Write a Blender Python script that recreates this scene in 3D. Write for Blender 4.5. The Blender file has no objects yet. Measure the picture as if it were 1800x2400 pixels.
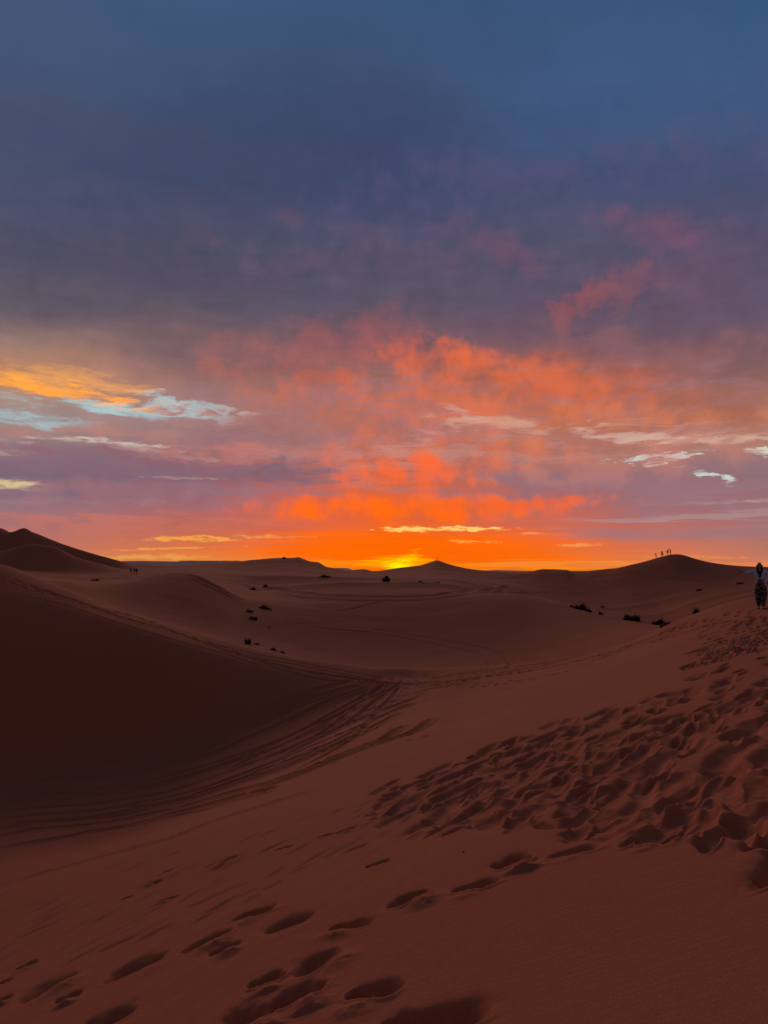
import bpy, math, random
import numpy as np
from mathutils import Vector, Matrix

S = bpy.context.scene
C = S.collection
rng = np.random.default_rng(7)
random.seed(7)

# ------------------------------------------------------------------ camera
F = 1733.0
PITCH = math.radians(4.55)
SP, CP = math.sin(PITCH), math.cos(PITCH)
cam = bpy.data.cameras.new('camera')
cam.sensor_fit = 'VERTICAL'
cam.sensor_height = 36.0
cam.sensor_width = 27.0
cam.lens = 36.0 * F / 2400.0
cam.clip_start = 0.05
cam.clip_end = 100000.0
camo = bpy.data.objects.new('camera', cam)
C.objects.link(camo)
camo.location = (0, 0, 0)
camo.rotation_euler = (math.pi / 2 + PITCH, 0, 0)
S.camera = camo
S.view_settings.view_transform = 'Standard'
S.view_settings.look = 'None'
S.view_settings.exposure = 0.0
S.view_settings.gamma = 1.0
try:
    S.cycles.max_bounces = 4
    S.cycles.diffuse_bounces = 2
except Exception:
    pass

def pix_dir(px, py):
    X = (px - 900.0) / F
    V = (1200.0 - py) / F
    return X, CP - V * SP, SP + V * CP
def pix_az(px, py=1338.0):
    x, y, z = pix_dir(px, py)
    return math.atan2(x, y)
def pix_tan(px, py):
    x, y, z = pix_dir(px, py)
    return z / math.hypot(x, y)

def lin(c):
    out = []
    for v in c:
        v = v / 255.0
        out.append(v / 12.92 if v <= 0.04045 else ((v + 0.055) / 1.055) ** 2.4)
    return out

# ------------------------------------------------------------------ sky (world)
W = bpy.data.worlds.new('World')
S.world = W
W.use_nodes = True
nt = W.node_tree
nt.nodes.clear()
class E:
    def __init__(self, s): self.s = s
    def __add__(a, b): return m('ADD', a, b)
    def __radd__(a, b): return m('ADD', b, a)
    def __sub__(a, b): return m('SUBTRACT', a, b)
    def __rsub__(a, b): return m('SUBTRACT', b, a)
    def __mul__(a, b): return m('MULTIPLY', a, b)
    def __rmul__(a, b): return m('MULTIPLY', b, a)
    def __truediv__(a, b): return m('DIVIDE', a, b)
def put(sock, v):
    if isinstance(v, E): nt.links.new(v.s, sock)
    else: sock.default_value = v
def m(op, a, b=None, clamp=False):
    n = nt.nodes.new('ShaderNodeMath'); n.operation = op; n.use_clamp = clamp
    put(n.inputs[0], a)
    if b is not None: put(n.inputs[1], b)
    return E(n.outputs[0])
def vec(x, y, z):
    n = nt.nodes.new('ShaderNodeCombineXYZ')
    put(n.inputs[0], x); put(n.inputs[1], y); put(n.inputs[2], z)
    return E(n.outputs[0])
def sstep(v, a, b, lo=0.0, hi=1.0):
    n = nt.nodes.new('ShaderNodeMapRange'); n.interpolation_type = 'SMOOTHSTEP'
    put(n.inputs[0], v); put(n.inputs[1], a); put(n.inputs[2], b)
    put(n.inputs[3], lo); put(n.inputs[4], hi)
    return E(n.outputs[0])
def noise(v, scale=1.0, detail=5.0, rough=0.55, dist=0.0):
    n = nt.nodes.new('ShaderNodeTexNoise'); n.noise_dimensions = '3D'
    put(n.inputs['Vector'], v)
    n.inputs['Scale'].default_value = scale
    n.inputs['Detail'].default_value = detail
    n.inputs['Roughness'].default_value = rough
    n.inputs['Distortion'].default_value = dist
    return E(n.outputs[0])
def mixc(f, a, b, mode='MIX'):
    n = nt.nodes.new('ShaderNodeMixRGB'); n.blend_type = mode
    put(n.inputs[0], f)
    for i, c in ((1, a), (2, b)):
        if isinstance(c, E): nt.links.new(c.s, n.inputs[i])
        else: n.inputs[i].default_value = (*lin(c), 1.0)
    return E(n.outputs[0])

tc = nt.nodes.new('ShaderNodeTexCoord')
sep = nt.nodes.new('ShaderNodeSeparateXYZ')
nt.links.new(tc.outputs['Generated'], sep.inputs[0])
dx, dy, dz = (E(sep.outputs[i]) for i in range(3))
az = m('ARCTAN2', dx, dy)
el = m('ARCTAN2', dz, m('SQRT', dx * dx + dy * dy))
U0 = az * F                       # arc length in photo pixels
V0 = el * F
dirv = vec(dx, dy, dz)
nd_warp = vec(dx * 5.0, dy * 5.0, dz * 14.0)
w1 = noise(nd_warp, 1.0, 5.0, 0.6)
w2 = noise(vec(dx * 5.0 + 9.0, dy * 5.0, dz * 14.0 + 4.0), 1.0, 5.0, 0.6)
# warp grows with elevation (far bands near the horizon stay flat)
amp = sstep(V0, 20.0, 420.0, 0.15, 1.0)
U = U0 + (w1 - 0.5) * 260.0 * amp
V = V0 + (w2 - 0.5) * 150.0 * amp
P = vec(U, V, 0.0)

def ramp(stops, fac):
    n = nt.nodes.new('ShaderNodeValToRGB')
    cr = n.color_ramp; cr.interpolation = 'B_SPLINE' if False else 'EASE'
    cr.interpolation = 'LINEAR'
    while len(cr.elements) > 1: cr.elements.remove(cr.elements[0])
    cr.elements[0].position = stops[0][0]; cr.elements[0].color = (*lin(stops[0][1]), 1)
    for p, c in stops[1:]:
        e = cr.elements.new(p); e.color = (*lin(c), 1)
    put(n.inputs[0], fac)
    return E(n.outputs[0])
VMAX = 2722.0
rows = [0, 250, 430, 600, 720, 800, 880, 960, 1040, 1110, 1180, 1240, 1290, 1335]
grid = {
 0:    [(68,88,122),(70,81,111),(74,80,107),(80,79,100),(100,89,100),(142,115,108),(186,132,98),(160,140,136),(146,122,124),(122,102,118),(140,110,118),(168,110,108),(176,112,102),(190,122,95)],
 450:  [(62,86,122),(62,78,108),(70,76,104),(79,79,101),(94,85,99),(118,94,99),(142,103,101),(156,118,116),(150,108,112),(130,95,108),(150,100,108),(190,102,88),(226,120,62),(236,142,60)],
 900:  [(58,84,120),(62,77,110),(67,75,109),(84,82,107),(96,86,104),(118,88,98),(150,98,92),(182,110,90),(176,104,92),(196,98,72),(226,98,46),(236,100,40),(250,106,10),(255,128,0)],
 1350: [(58,86,124),(64,86,125),(68,78,113),(88,84,108),(102,82,102),(114,86,99),(166,94,78),(190,108,82),(172,112,100),(158,106,106),(178,100,92),(200,104,84),(234,114,54),(240,126,40)],
 1800: [(54,86,124),(66,86,126),(74,79,111),(90,80,105),(100,84,104),(112,86,98),(128,92,92),(168,104,82),(164,118,106),(136,108,114),(150,104,108),(162,110,110),(186,116,98),(206,124,88)],
}
cols = sorted(grid)
rr = []
for px in cols:
    st = []
    for py, c in zip(rows, grid[px]):
        v = math.atan(pix_tan(px, py)) * F
        st.append((v / VMAX, c))
    st.append((0.55, (56, 70, 104)))
    st.append((1.0, (56, 60, 80)))
    st.append((0.0, tuple(int(v * 0.9) for v in grid[px][-1])))
    st.sort(key=lambda t: t[0])
    rr.append(ramp(st, V / VMAX))
col = rr[0]
for i in range(1, 5):
    a0 = pix_az(cols[i - 1]) * F; a1 = pix_az(cols[i]) * F
    n = nt.nodes.new('ShaderNodeMapRange'); put(n.inputs[0], U); n.inputs[1].default_value = a0; n.inputs[2].default_value = a1
    col = mixc(E(n.outputs[0]), col, rr[i])
# the half of the sky behind the camera: plain dusk blue, darker
side = sstep(m('ABSOLUTE', U0), 900.0, 2600.0)
back = ramp([(0.0, (80, 65, 68)), (0.12, (79, 66, 72)), (0.3, (76, 69, 79)), (0.6, (60, 60, 78)), (1.0, (56, 60, 80))], V0 / VMAX)
col = mixc(side, col, back)

nWisp = noise(vec(dx * 12.0, dy * 12.0, dz * 66.0), 1.0, 9.0, 0.68, 0.5)
nMott = noise(vec(U0 * 0.0135, V0 * 0.0125, 0.0), 1.0, 8.0, 0.59, 0.25)
nFine = noise(vec(U0 * 0.020, V0 * 0.085, 3.0), 1.0, 8.0, 0.70, 0.4)
nStrk = noise(vec(dx * 7.0, dy * 7.0, dz * 190.0), 1.0, 6.0, 0.6, 0.15)
nSoft = noise(vec(dx * 4.0, dy * 4.0, dz * 9.0), 1.0, 5.0, 0.5)
def expand(n_, g=2.0): return m('ADD', (n_ - 0.5) * g, 0.5)
nWisp, nMott, nStrk, nSoft = expand(nWisp), expand(nMott, 2.2), expand(nStrk), expand(nSoft, 1.6)
nFine = expand(nFine, 1.8)
KN = {'w': nWisp, 'm': nMott, 's': nStrk, 'f': nSoft, 'h': nFine}
vary = m('ADD', nFine * 0.45, 0.72)
last = None
P0 = vec(U0, V0, 0.0)
def blob(px, py, sx, sy, rot, c, strength, kind='w', k=1.2, lo=0.35, hi=0.75, warp=True):
    if kind == 'm': lo, hi, k = lo - .30, hi + .42, k * 1.1 + .2
    elif kind == 'w' and warp: lo, hi, k, strength = lo - .06, hi + .34, k * 1.35 + .75, min(1, strength * 1.12)
    elif kind == 'f': lo, hi = lo - .25, hi + .3
    elif kind == 'h': lo, hi, k = lo - .02, hi + .26, k * 1.2 + .5
    else: k *= 1.4
    """soft elliptical patch of cloud or clear sky with edges torn by noise"""
    global col, last
    u = pix_az(px, py) * F; v = math.atan(pix_tan(px, py)) * F
    n = nt.nodes.new('ShaderNodeMapping'); n.vector_type = 'TEXTURE'
    src = P if warp else P0
    if last is not None:        # each patch waits for the one before it (keeps the shader's stack small)
        q = nt.nodes.new('ShaderNodeVectorMath'); q.operation = 'MULTIPLY_ADD'
        nt.links.new(last.s, q.inputs[0]); q.inputs[1].default_value = (1e-6, 1e-6, 0); nt.links.new(src.s, q.inputs[2])
        src = E(q.outputs[0])
    nt.links.new(src.s, n.inputs[0])
    n.inputs['Location'].default_value = (u, v, 0)
    n.inputs['Rotation'].default_value = (0, 0, math.radians(rot))
    n.inputs['Scale'].default_value = (sx, sy, 1)
    l = nt.nodes.new('ShaderNodeVectorMath'); l.operation = 'LENGTH'
    nt.links.new(n.outputs[0], l.inputs[0])
    fall = sstep(E(l.outputs['Value']), 0.0, 1.6, 1.0, 0.0)
    f = fall + (KN[kind] - 0.5) * k
    fac = sstep(f, lo, hi, 0.0, strength) * sstep(fall, 0.0, 0.35)
    if kind in 'wh': fac = m('MULTIPLY', fac, vary, True)
    col = mixc(fac, col, c)
    last = col

# broad darker and lighter masses up high
blob(750, 330, 420, 110, 0, (62, 70, 104), .55, 'f', 1.0)
blob(1500, 180, 420, 130, 0, (66, 92, 132), .35, 'f', 1.2)
blob(200, 300, 260, 70, -6, (70, 78, 104), .4, 'f')
blob(680, 500, 60, 30, 0, (112, 84, 104), .45, 'm', .8)
blob(850, 520, 110, 38, -10, (100, 84, 108), .45, 'm', .8)
blob(1060, 540, 120, 40, -8, (104, 84, 108), .5, 'm', .9)
blob(1200, 590, 90, 34, -20, (122, 82, 104), .6, 'm', .9)
blob(1560, 550, 130, 45, -10, (122, 80, 102), .6, 'm', .9)
blob(1120, 690, 120, 60, 10, (96, 82, 102), .5, 'm', .6)
blob(1440, 760, 160, 60, -10, (96, 82, 102), .55, 'm', .6)
blob(1410, 690, 140, 50, 8, (134, 84, 94), .6, 'm', 1.7)
blob(1330, 720, 80, 55, 30, (144, 84, 90), .6, 'm', 1.7)
blob(1640, 640, 140, 70, 0, (112, 84, 104), .4, 'm', .6)
blob(500, 420, 500, 60, 0, (62, 72, 106), .5, 'm', 1.6)
blob(1200, 420, 500, 60, 0, (84, 80, 112), .5, 'm', 1.8)
blob(1300, 300, 260, 60, 0, (60, 80, 118), .5, 'm', 1.8)
blob(400, 620, 500, 60, 0, (84, 76, 98), .5, 'm', 1.8)
blob(900, 620, 400, 50, 0, (98, 82, 104), .6, 'm', 1.8)
blob(1500, 830, 400, 40, -6, (134, 92, 96), .6, 'm', 1.8)
# the big orange bank
blob(880, 940, 330, 70, 0, (196, 104, 78), .6, 'm', 1.5)
blob(1080, 1050, 330, 60, 0, (214, 108, 72), .65, 'm', 1.7)
blob(600, 870, 260, 40, 0, (170, 98, 86), .5, 'm', 1.5)
blob(800, 830, 320, 55, 0, (158, 92, 90), .6, 'm', .8)
blob(1060, 855, 170, 50, -8, (222, 102, 60), .85, 'm', 1.3, .3, 1.05)
blob(860, 770, 200, 45, 0, (150, 86, 88), .5, 'm', 1.2, .3, .9)
blob(790, 890, 120, 26, 0, (190, 98, 74), .7, 'm', 1.3, .35, .9)
blob(1330, 905, 280, 52, -9, (206, 100, 64), .8, 'm', 1.0, .3, .9)
blob(1020, 960, 260, 50, -4, (214, 108, 76), .6, 'm', 1.0)
blob(1160, 1020, 230, 30, -4, (206, 122, 92), .5, 'm', .8)
blob(880, 1040, 160, 34, 0, (190, 110, 90), .5, 'm', .8)
# torn lilac and rose sheets through the middle band
blob(900, 1010, 1100, 120, 0, (146, 108, 116), .5, 'w', 1.4, .45, .9)
blob(700, 1090, 900, 70, 0, (196, 122, 104), .45, 'w', 1.6, .5, .9)
blob(1300, 1050, 600, 60, 0, (196, 134, 116), .45, 'w', 1.6, .5, .9)
blob(1350, 1130, 500, 60, 0, (146, 104, 112), .55, 'w', 1.3, .4, .9)
blob(300, 1230, 500, 40, 0, (200, 112, 92), .45, 'w', 1.4, .4, .9)
# left: orange cloud over the pale gap
blob(170, 950, 300, 20, -1, (160, 188, 192), .85, 'w', .9, .34, .62)
blob(440, 960, 180, 22, -5, (166, 188, 190), .8, 'w', 1.2, .34, .62)
blob(60, 985, 170, 20, 0, (160, 184, 188), .75, 'w', 1.1, .36, .7)
blob(560, 966, 90, 12, -8, (196, 186, 180), .7, 'w', 1.2, .42, .7)
blob(90, 885, 270, 24, -5, (224, 154, 88), .7, 'w', .9, .3, .85)
blob(80, 908, 240, 24, -5, (254, 164, 66), .95, 'w', .8, .36, .7)
blob(240, 930, 100, 12, -5, (255, 158, 56), .95, 'w', .7, .4, .62)
blob(640, 985, 240, 24, -3, (166, 110, 106), .85, 'w', 1.0, .3, .6)
blob(60, 1010, 150, 17, 0, (166, 120, 112), .85, 'w', 1.6, .35, .7)
blob(330, 1008, 120, 15, 0, (168, 120, 112), .8, 'w', 1.6, .35, .7)
blob(230, 1036, 170, 13, 2, (200, 186, 170), .85, 'w', 1.5, .42, .7)
blob(40, 1062, 60, 8, 2, (206, 184, 160), .7, 'w', 1.4, .42, .7)
blob(330, 1078, 300, 20, -2, (150, 88, 96), .85, 'w', .9, .3, .65)
blob(120, 1115, 300, 30, 0, (120, 98, 116), .9, 'w', 1.0, .3, .62)
blob(620, 1110, 190, 34, 0, (122, 90, 104), .85, 'w', .7, .3, .7)
blob(430, 1120, 90, 5, 0, (186, 152, 148), .6, 'h', 1.4, .42, .7, False)
blob(30, 1143, 75, 15, -6, (214, 190, 142), .95, 'w', .6, .42, .56)
blob(120, 1168, 200, 18, 0, (122, 100, 118), .8, 'w', 1.2, .32, .7)
blob(150, 1178, 260, 9, 0, (160, 132, 138), .45, 'w', 1.4, .42, .8)
# right: pale tears in the cloud
blob(1260, 984, 330, 16, -3, (202, 144, 118), .5, 'w', 1.2, .36, .8)
blob(1640, 1030, 260, 16, -4, (196, 148, 128), .5, 'w', 1.3, .36, .8)
blob(1095, 960, 60, 11, -24, (196, 150, 134), .7, 'w', .9, .36, .8)
blob(1200, 984, 190, 9, -3, (206, 152, 130), .5, 'w', .9, .34, .8)
blob(1380, 985, 90, 9, -2, (204, 160, 140), .7, 'w', 1.0, .38, .8)
blob(1460, 1008, 110, 17, -10, (200, 166, 150), .7, 'w', 1.4, .38, .74)
blob(1540, 1068, 95, 12, 0, (204, 214, 208), .9, 'h', 2.3, .46, .8)
blob(1650, 1114, 70, 9, -27, (198, 212, 206), .9, 'h', 2.3, .46, .8)
blob(1720, 1034, 160, 10, -5, (206, 172, 152), .65, 'h', 1.2, .42, .7)
blob(1790, 1070, 50, 12, -6, (214, 214, 192), .95, 'h', 1.4, .42, .66)
blob(1610, 1145, 300, 18, 0, (142, 110, 118), .6, 'w', .8, .3, .65)
blob(1660, 1208, 260, 12, 0, (166, 142, 142), .6, 's', 1.8, .4, .7)
blob(1720, 1176, 160, 5, 0, (200, 176, 164), .7, 'h', 1.6, .42, .7, False)
blob(1560, 1250, 300, 16, 0, (156, 116, 122), .6, 's', 1.4, .35, .7)
blob(260, 1100, 520, 62, 0, (130, 100, 114), .55, 'w', 1.3, .4, .85)
blob(420, 1060, 260, 14, -2, (176, 140, 136), .6, 'w', 1.6, .42, .8)
blob(420, 1150, 330, 22, 0, (142, 104, 114), .6, 'w', 1.5, .4, .8)
blob(560, 1020, 260, 40, -4, (142, 102, 106), .55, 'w', 1.2, .4, .85)
blob(1450, 1110, 420, 60, 0, (138, 106, 116), .6, 'w', 1.3, .4, .85)
blob(1560, 1180, 420, 30, 0, (150, 112, 120), .6, 'w', 1.4, .38, .85)
blob(1500, 960, 300, 26, -6, (206, 116, 76), .5, 'm', 1.5)
blob(330, 1095, 420, 46, 0, (126, 98, 112), .6, 'm', 1.7)
blob(520, 1060, 260, 26, -3, (186, 112, 100), .55, 'm', 1.9)
blob(300, 1160, 420, 36, 0, (150, 104, 112), .6, 'm', 1.9)
blob(1400, 1090, 330, 44, 0, (184, 116, 102), .5, 'm', 1.9)
blob(1450, 1160, 420, 40, 0, (142, 104, 114), .55, 'm', 1.8)
# glowing core above the sun
blob(960, 1108, 200, 40, 0, (234, 98, 52), .9, 'm', 2.1, .47, 1.0)
blob(760, 1185, 190, 26, 4, (226, 98, 52), .85, 'm', 1.4, .35, .8)
blob(980, 1190, 330, 34, 0, (255, 104, 10), .92, 'm', 1.5, .28, .75)
blob(1240, 1180, 210, 22, 0, (236, 98, 46), .8, 'm', 1.4, .4, .85)
blob(960, 1290, 420, 60, 0, (255, 104, 0), .92, 's', .6, .15, .8)
blob(960, 1324, 600, 12, 0, (255, 140, 20), .7, 's', 1.4, .35, .8)
blob(1030, 1240, 170, 8, 0, (255, 204, 108), 1., 'h', 1.5, .40, .62, False)
blob(1120, 1270, 70, 5, -2, (255, 160, 66), .8, 'h', 1.5, .42, .7, False)
blob(1350, 1277, 60, 5, 0, (242, 156, 84), .75, 'h', 1.5, .42, .7, False)
blob(1250, 1250, 50, 3, 0, (244, 160, 96), .6, 'h', 1.2, .42, .7, False)
blob(480, 1262, 150, 8, 2, (250, 168, 66), .85, 'h', 1.6, .40, .68, False)
blob(640, 1258, 110, 4, 0, (240, 140, 66), .7, 'h', 1.6, .40, .68, False)
blob(400, 1285, 150, 4, 2, (240, 162, 72), .85, 'h', 1.4, .42, .68, False)
blob(350, 1306, 200, 7, 0, (234, 164, 76), .8, 'h', 1.2, .35, .75, False)
blob(1640, 1306, 120, 5, 0, (230, 140, 76), .6, 'h', 1.2, .35, .75, False)
blob(1500, 1322, 420, 7, 0, (240, 136, 66), .5, 's', 1.2, .35, .75, False)
blob(945, 1318, 105, 19, 0, (255, 165, 0), .9, 's', 1.0, .3, .8, False)
blob(960, 1306, 34, 15, 25, (255, 205, 0), .55, 'h', .8, .3, .85, False)
blob(938, 1325, 44, 17, 4, (255, 240, 10), 1.0, 'h', .6, .3, .75, False)

tex = sstep(V0, 0.0, 300.0, 0.0, 1.0) * sstep(V0, 1100.0, 600.0, 0.25, 1.0)
gain = 1.0 + sstep(V0, 20.0, 200.0) * sstep(V0, 640.0, 380.0) * 0.10 + ((nWisp - 0.5) * 0.16 + (nMott - 0.5) * 0.20) * tex + (nSoft - 0.5) * 0.16 + (nStrk - 0.5) * sstep(V0, 160.0, 0.0, 0.0, 0.14)
gv = nt.nodes.new('ShaderNodeVectorMath'); gv.operation = 'SCALE'
nt.links.new(col.s, gv.inputs[0]); nt.links.new(gain.s, gv.inputs['Scale'])
col = E(gv.outputs[0])
# below the horizon: dim sand colour so nothing glows from underneath
below = sstep(V0, -30.0, -8.0)
col = mixc(below, (40, 24, 20), col)
bg = nt.nodes.new('ShaderNodeBackground')
nt.links.new(col.s, bg.inputs[0]); bg.inputs[1].default_value = 1.0
wo = nt.nodes.new('ShaderNodeOutputWorld')
nt.links.new(bg.outputs[0], wo.inputs[0])
try:
    W.cycles.sampling_method = 'MANUAL'; W.cycles.sample_map_resolution = 1024
except Exception: pass

# the glow of the sun that is just behind the dune: a wide low warm lamp
sl = bpy.data.lights.new('sun', 'SUN')
sl.energy = 1.08; sl.angle = math.radians(38); sl.color = (1.0, 0.48, 0.34)
so = bpy.data.objects.new('sun', sl); C.objects.link(so)
SAZ = math.radians(-9); SEL = math.radians(8)
d = Vector((math.sin(SAZ) * math.cos(SEL), math.cos(SAZ) * math.cos(SEL), math.sin(SEL)))
so.rotation_euler = d.to_track_quat('Z', 'Y').to_euler()

# ------------------------------------------------------------------ terrain
def pchip_eval(xk, yk, x):
    xk = np.asarray(xk, float); yk = np.asarray(yk, float)
    h = np.diff(xk); dl = np.diff(yk) / h
    dd = np.zeros_like(yk)
    for i in range(1, len(xk) - 1):
        if dl[i - 1] * dl[i] > 0:
            w1_, w2_ = 2 * h[i] + h[i - 1], h[i] + 2 * h[i - 1]
            dd[i] = (w1_ + w2_) / (w1_ / dl[i - 1] + w2_ / dl[i])
    dd[0], dd[-1] = dl[0], dl[-1]
    dd[0] = dd[-1] = 0
    x = np.clip(x, xk[0], xk[-1])
    i = np.clip(np.searchsorted(xk, x) - 1, 0, len(xk) - 2)
    t = (x - xk[i]) / h[i]
    return ((2*t**3-3*t**2+1)*yk[i] + (t**3-2*t**2+t)*h[i]*dd[i] + (-2*t**3+3*t**2)*yk[i+1] + (t**3-t**2)*h[i]*dd[i+1])

NB = 1600
AZB = np.linspace(-math.pi, math.pi, NB)      # coarse base columns (0.225 deg)
def curve(pts):
    """points (px, r, py) -> r(az), z(az) on the base columns"""
    a = np.array([pix_az(p[0], p[2]) for p in pts])
    r = np.array([p[1] for p in pts], float)
    z = np.array([p[1] * pix_tan(p[0], p[2]) for p in pts])
    o = np.argsort(a); a, r, z = a[o], r[o], z[o]
    return pchip_eval(a, r, AZB), pchip_eval(a, z, AZB)
def plane(r):
    x = r * np.sin(AZB); y = r * np.cos(AZB)
    # the dune flank: falls to the left and gently ahead, levels off behind the camera
    x = np.clip(x, -30, 6.5 + 0.25 * (np.maximum(x, 6.5) - 6.5))
    y = np.maximum(y, -3 + 0 * y)
    return -1.6 + .295 * x - .15 * y
kn = []
kn.append((np.full(NB, .15), np.full(NB, -1.6)))
kn.append((np.full(NB, 5.), plane(5.)))
kn.append((np.full(NB, 13.), plane(13.)))
kn.append(curve([(-900,27,2050),(-400,26,2030),(0,28,1935),(300,31,1868),(600,34,1750),(800,38.5,1655),(930,42,1606),(1100,34,1621),(1230,32,1590),(1400,28,1556),(1540,26,1520),(1660,24,1495),(1800,22,1474),(2200,20,1440),(3000,19,1400)]))
kn.append(curve([(-900,33,1960),(-400,32.5,1945),(0,34,1845),(300,36,1785),(600,38,1690),(800,41,1618),(930,43,1596),(1100,37,1606),(1230,35,1580),(1400,31,1548),(1540,28.7,1510),(1660,26.7,1478),(1800,24.5,1451),(2200,22.5,1410),(3000,21.5,1365)]))
kn.append(curve([(-900,43,1200),(-400,43,1270),(0,43,1387),(150,43,1422),(300,43,1463),(450,43,1512),(600,43.5,1553),(800,44,1581),(930,44.5,1588),(1100,40,1590),(1230,38,1570),(1400,34,1540),(1540,31.5,1500),(1660,29.5,1461),(1800,27,1428),(2200,25,1380),(3000,24,1330)]))
RIDGE = [(-900,52,1120),(-400,50,1210),(-100,49,1296),(0,49,1323),(20,49,1327),(61,49,1343),(116,49,1365),(175,48.5,1388),(253,48.5,1420),(325,48,1442),(400,48,1464),(470,47.5,1486),(542,47.5,1505),(600,47,1520),(708,47,1544),(817,47,1558),(889,46.5,1567),(998,46,1569),(1106,44.5,1565),(1200,43,1558),(1290,41,1547),(1381,39,1527),(1453,37.5,1511),(1525,36,1486),(1562,35,1468),(1634,33.5,1439),(1706,32,1412),(1764,31,1400),(1800,30.5,1397),(2200,29,1330),(3000,28,1250)]
kn.append(curve(RIDGE))
kn.append(curve([(-900,60,1250),(-400,60,1330),(0,60,1400),(200,60,1440),(300,60,1475),(450,60,1520),(600,60,1570),(800,60,1612),(950,60,1620),(1200,59,1612),(1381,57,1580),(1525,54,1545),(1634,52,1510),(1800,50,1480),(2200,50,1430),(3000,48,1380)]))
kn.append(curve([(-900,80,1370),(0,80,1370),(200,80,1404),(300,80,1434),(450,80,1474),(600,80,1508),(800,80,1547),(950,80,1555),(1200,78,1542),(1381,75,1510),(1470,72,1490),(1562,70,1480),(1634,70,1482),(1800,70,1460),(2200,70,1430),(3000,70,1400)]))
kn.append(curve([(-900,100,1350),(-400,98,1358),(0,96,1354),(100,95,1360),(175,94,1366),(217,104,1368),(253,106,1367),(300,110,1361),(325,112,1355),(360,115,1348),(398,118,1342.5),(425,119,1341),(452,119,1342),(480,119,1350),(510,118,1365),(557,118,1396),(600,116,1404),(700,120,1408),(800,124,1407),(900,126,1405),(1000,127,1401),(1080,127,1396),(1140,126,1393),(1200,124,1393),(1260,120,1402),(1330,114,1419),(1400,108,1437),(1470,102,1451),(1540,96,1466),(1600,92,1475),(1800,100,1462),(2200,90,1430),(3000,90,1400)]))
kn.append(curve([(-900,150,1340),(0,150,1350),(100,150,1356),(217,152,1366),(325,152,1362),(398,155,1358),(452,155,1356),(510,150,1366),(557,148,1380),(600,150,1388),(700,142,1390),(800,142,1385),(900,143,1383),(1000,144,1380),(1080,148,1383),(1140,152,1392),(1200,152,1408),(1260,150,1424),(1330,146,1444),(1400,142,1460),(1470,138,1474),(1540,133,1486),(1600,130,1482),(1800,140,1450),(2200,135,1420),(3000,130,1400)]))
kE = curve([(-900,230,1300),(-200,230,1320),(0,228,1333),(100,228,1337),(200,225,1341),(310,212,1345),(398,228,1337),(452,228,1334),(557,206,1346),(640,196,1351),(760,182,1356),(900,176,1360),(1026,178,1361),(1080,184,1363),(1130,198,1367),(1200,202,1376),(1260,196,1392),(1330,190,1412),(1400,182,1430),(1470,174,1440),(1540,166,1442),(1600,160,1432),(1660,158,1414),(1800,157,1387),(2200,155,1350),(3000,150,1340)])
kn.append(kE)
Q = [(-900,300,1150),(-400,300,1200),(-100,300,1228),(0,300,1238),(12,300,1242),(25,298,1248),(40,294,1243),(55,290,1238),(75,288,1247),(100,285,1257),(130,283,1269),(160,280,1280),(200,278,1292),(230,276,1301),(260,278,1309),(290,284,1317),(320,300,1322),(380,315,1324),(450,330,1323),(500,330,1321),(560,336,1316),(605,341,1311),(650,345,1307.5),(688,345,1307),(698,345,1305.5),(711,345,1310),(728,345,1316),(746,345,1318.5),(766,345,1329),(791,344,1332.5),(816,344,1337),(851,343,1334),(876,342,1339),(921,341,1333),(960,339,1328),(985,336,1325),(1002,334,1319.6),(1024,331,1312.5),(1044,328,1319),(1070,325,1326),(1100,321,1333),(1124,313,1336),(1200,275,1341),(1236,270,1340),(1272,266,1333),(1327,258,1334.5),(1345,255,1340),(1390,245,1337.5),(1424,238,1334),(1482,228,1321),(1533,228,1308),(1555,228,1301.5),(1576,228,1296.5),(1590,228,1296),(1601,228,1298),(1627,228,1307.5),(1670,228,1319),(1742,228,1327),(1800,228,1329),(2200,228,1310),(3000,228,1300)]
kQ = curve(Q)
# low inner ridge in front of the big left dune
a_l = curve([(-900,250,1280),(-200,250,1296),(0,248,1292),(35,247,1284),(75,246,1277),(130,246,1284),(155,246,1296),(180,246,1308),(230,246,1322),(300,246,1334),(420,250,1334),(3000,250,1334)])
mL = 1 - np.clip((AZB - pix_az(230)) / (pix_az(340) - pix_az(230)), 0, 1)
mL = mL * mL * (3 - 2 * mL) * (AZB < 0)
def sm1(v, k=10):
    ker = np.exp(-np.linspace(-2, 2, 2*k+1)**2); ker /= ker.sum()
    return sum(w_*np.roll(v, q_) for w_, q_ in zip(ker, range(-k, k+1)))
sQ = (sm1(kQ[0]), sm1(kQ[1]))
def between(f, dzv=0.0):
    r = kE[0] + (sQ[0] - kE[0]) * f
    g = f ** 1.9
    return r, kE[1] + (sQ[1] - kE[1]) * g + dzv
b1, b2 = between(.36), between(.6)
kn.append((b1[0] * (1 - mL) + a_l[0] * mL, b1[1] * (1 - mL) + a_l[1] * mL))
kn.append((b2[0] * (1 - mL) + (a_l[0] + 20) * mL, b2[1] * (1 - mL) + (a_l[1] - 1.5) * mL))
kn.append(kQ)
kn.append((kQ[0] * 1.14, kQ[1] - 0.075 * kQ[0] * .5 - 3.0))
kn.append((kQ[0] * 1.5, np.full(NB, -13.)))
kn.append((np.full(NB, 1500.), np.full(NB, -12.)))
kn.append((np.full(NB, 60000.), np.full(NB, -12.)))
KR = np.array([k[0] for k in kn]); KZ = np.array([k[1] for k in kn])   # K x NB
for i in range(1, len(KR)):
    KR[i] = np.maximum(KR[i], KR[i - 1] * 1.02 + .3)

LR = np.arange(math.log(.15), math.log(60000.), .01)
RB = np.exp(LR)
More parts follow.
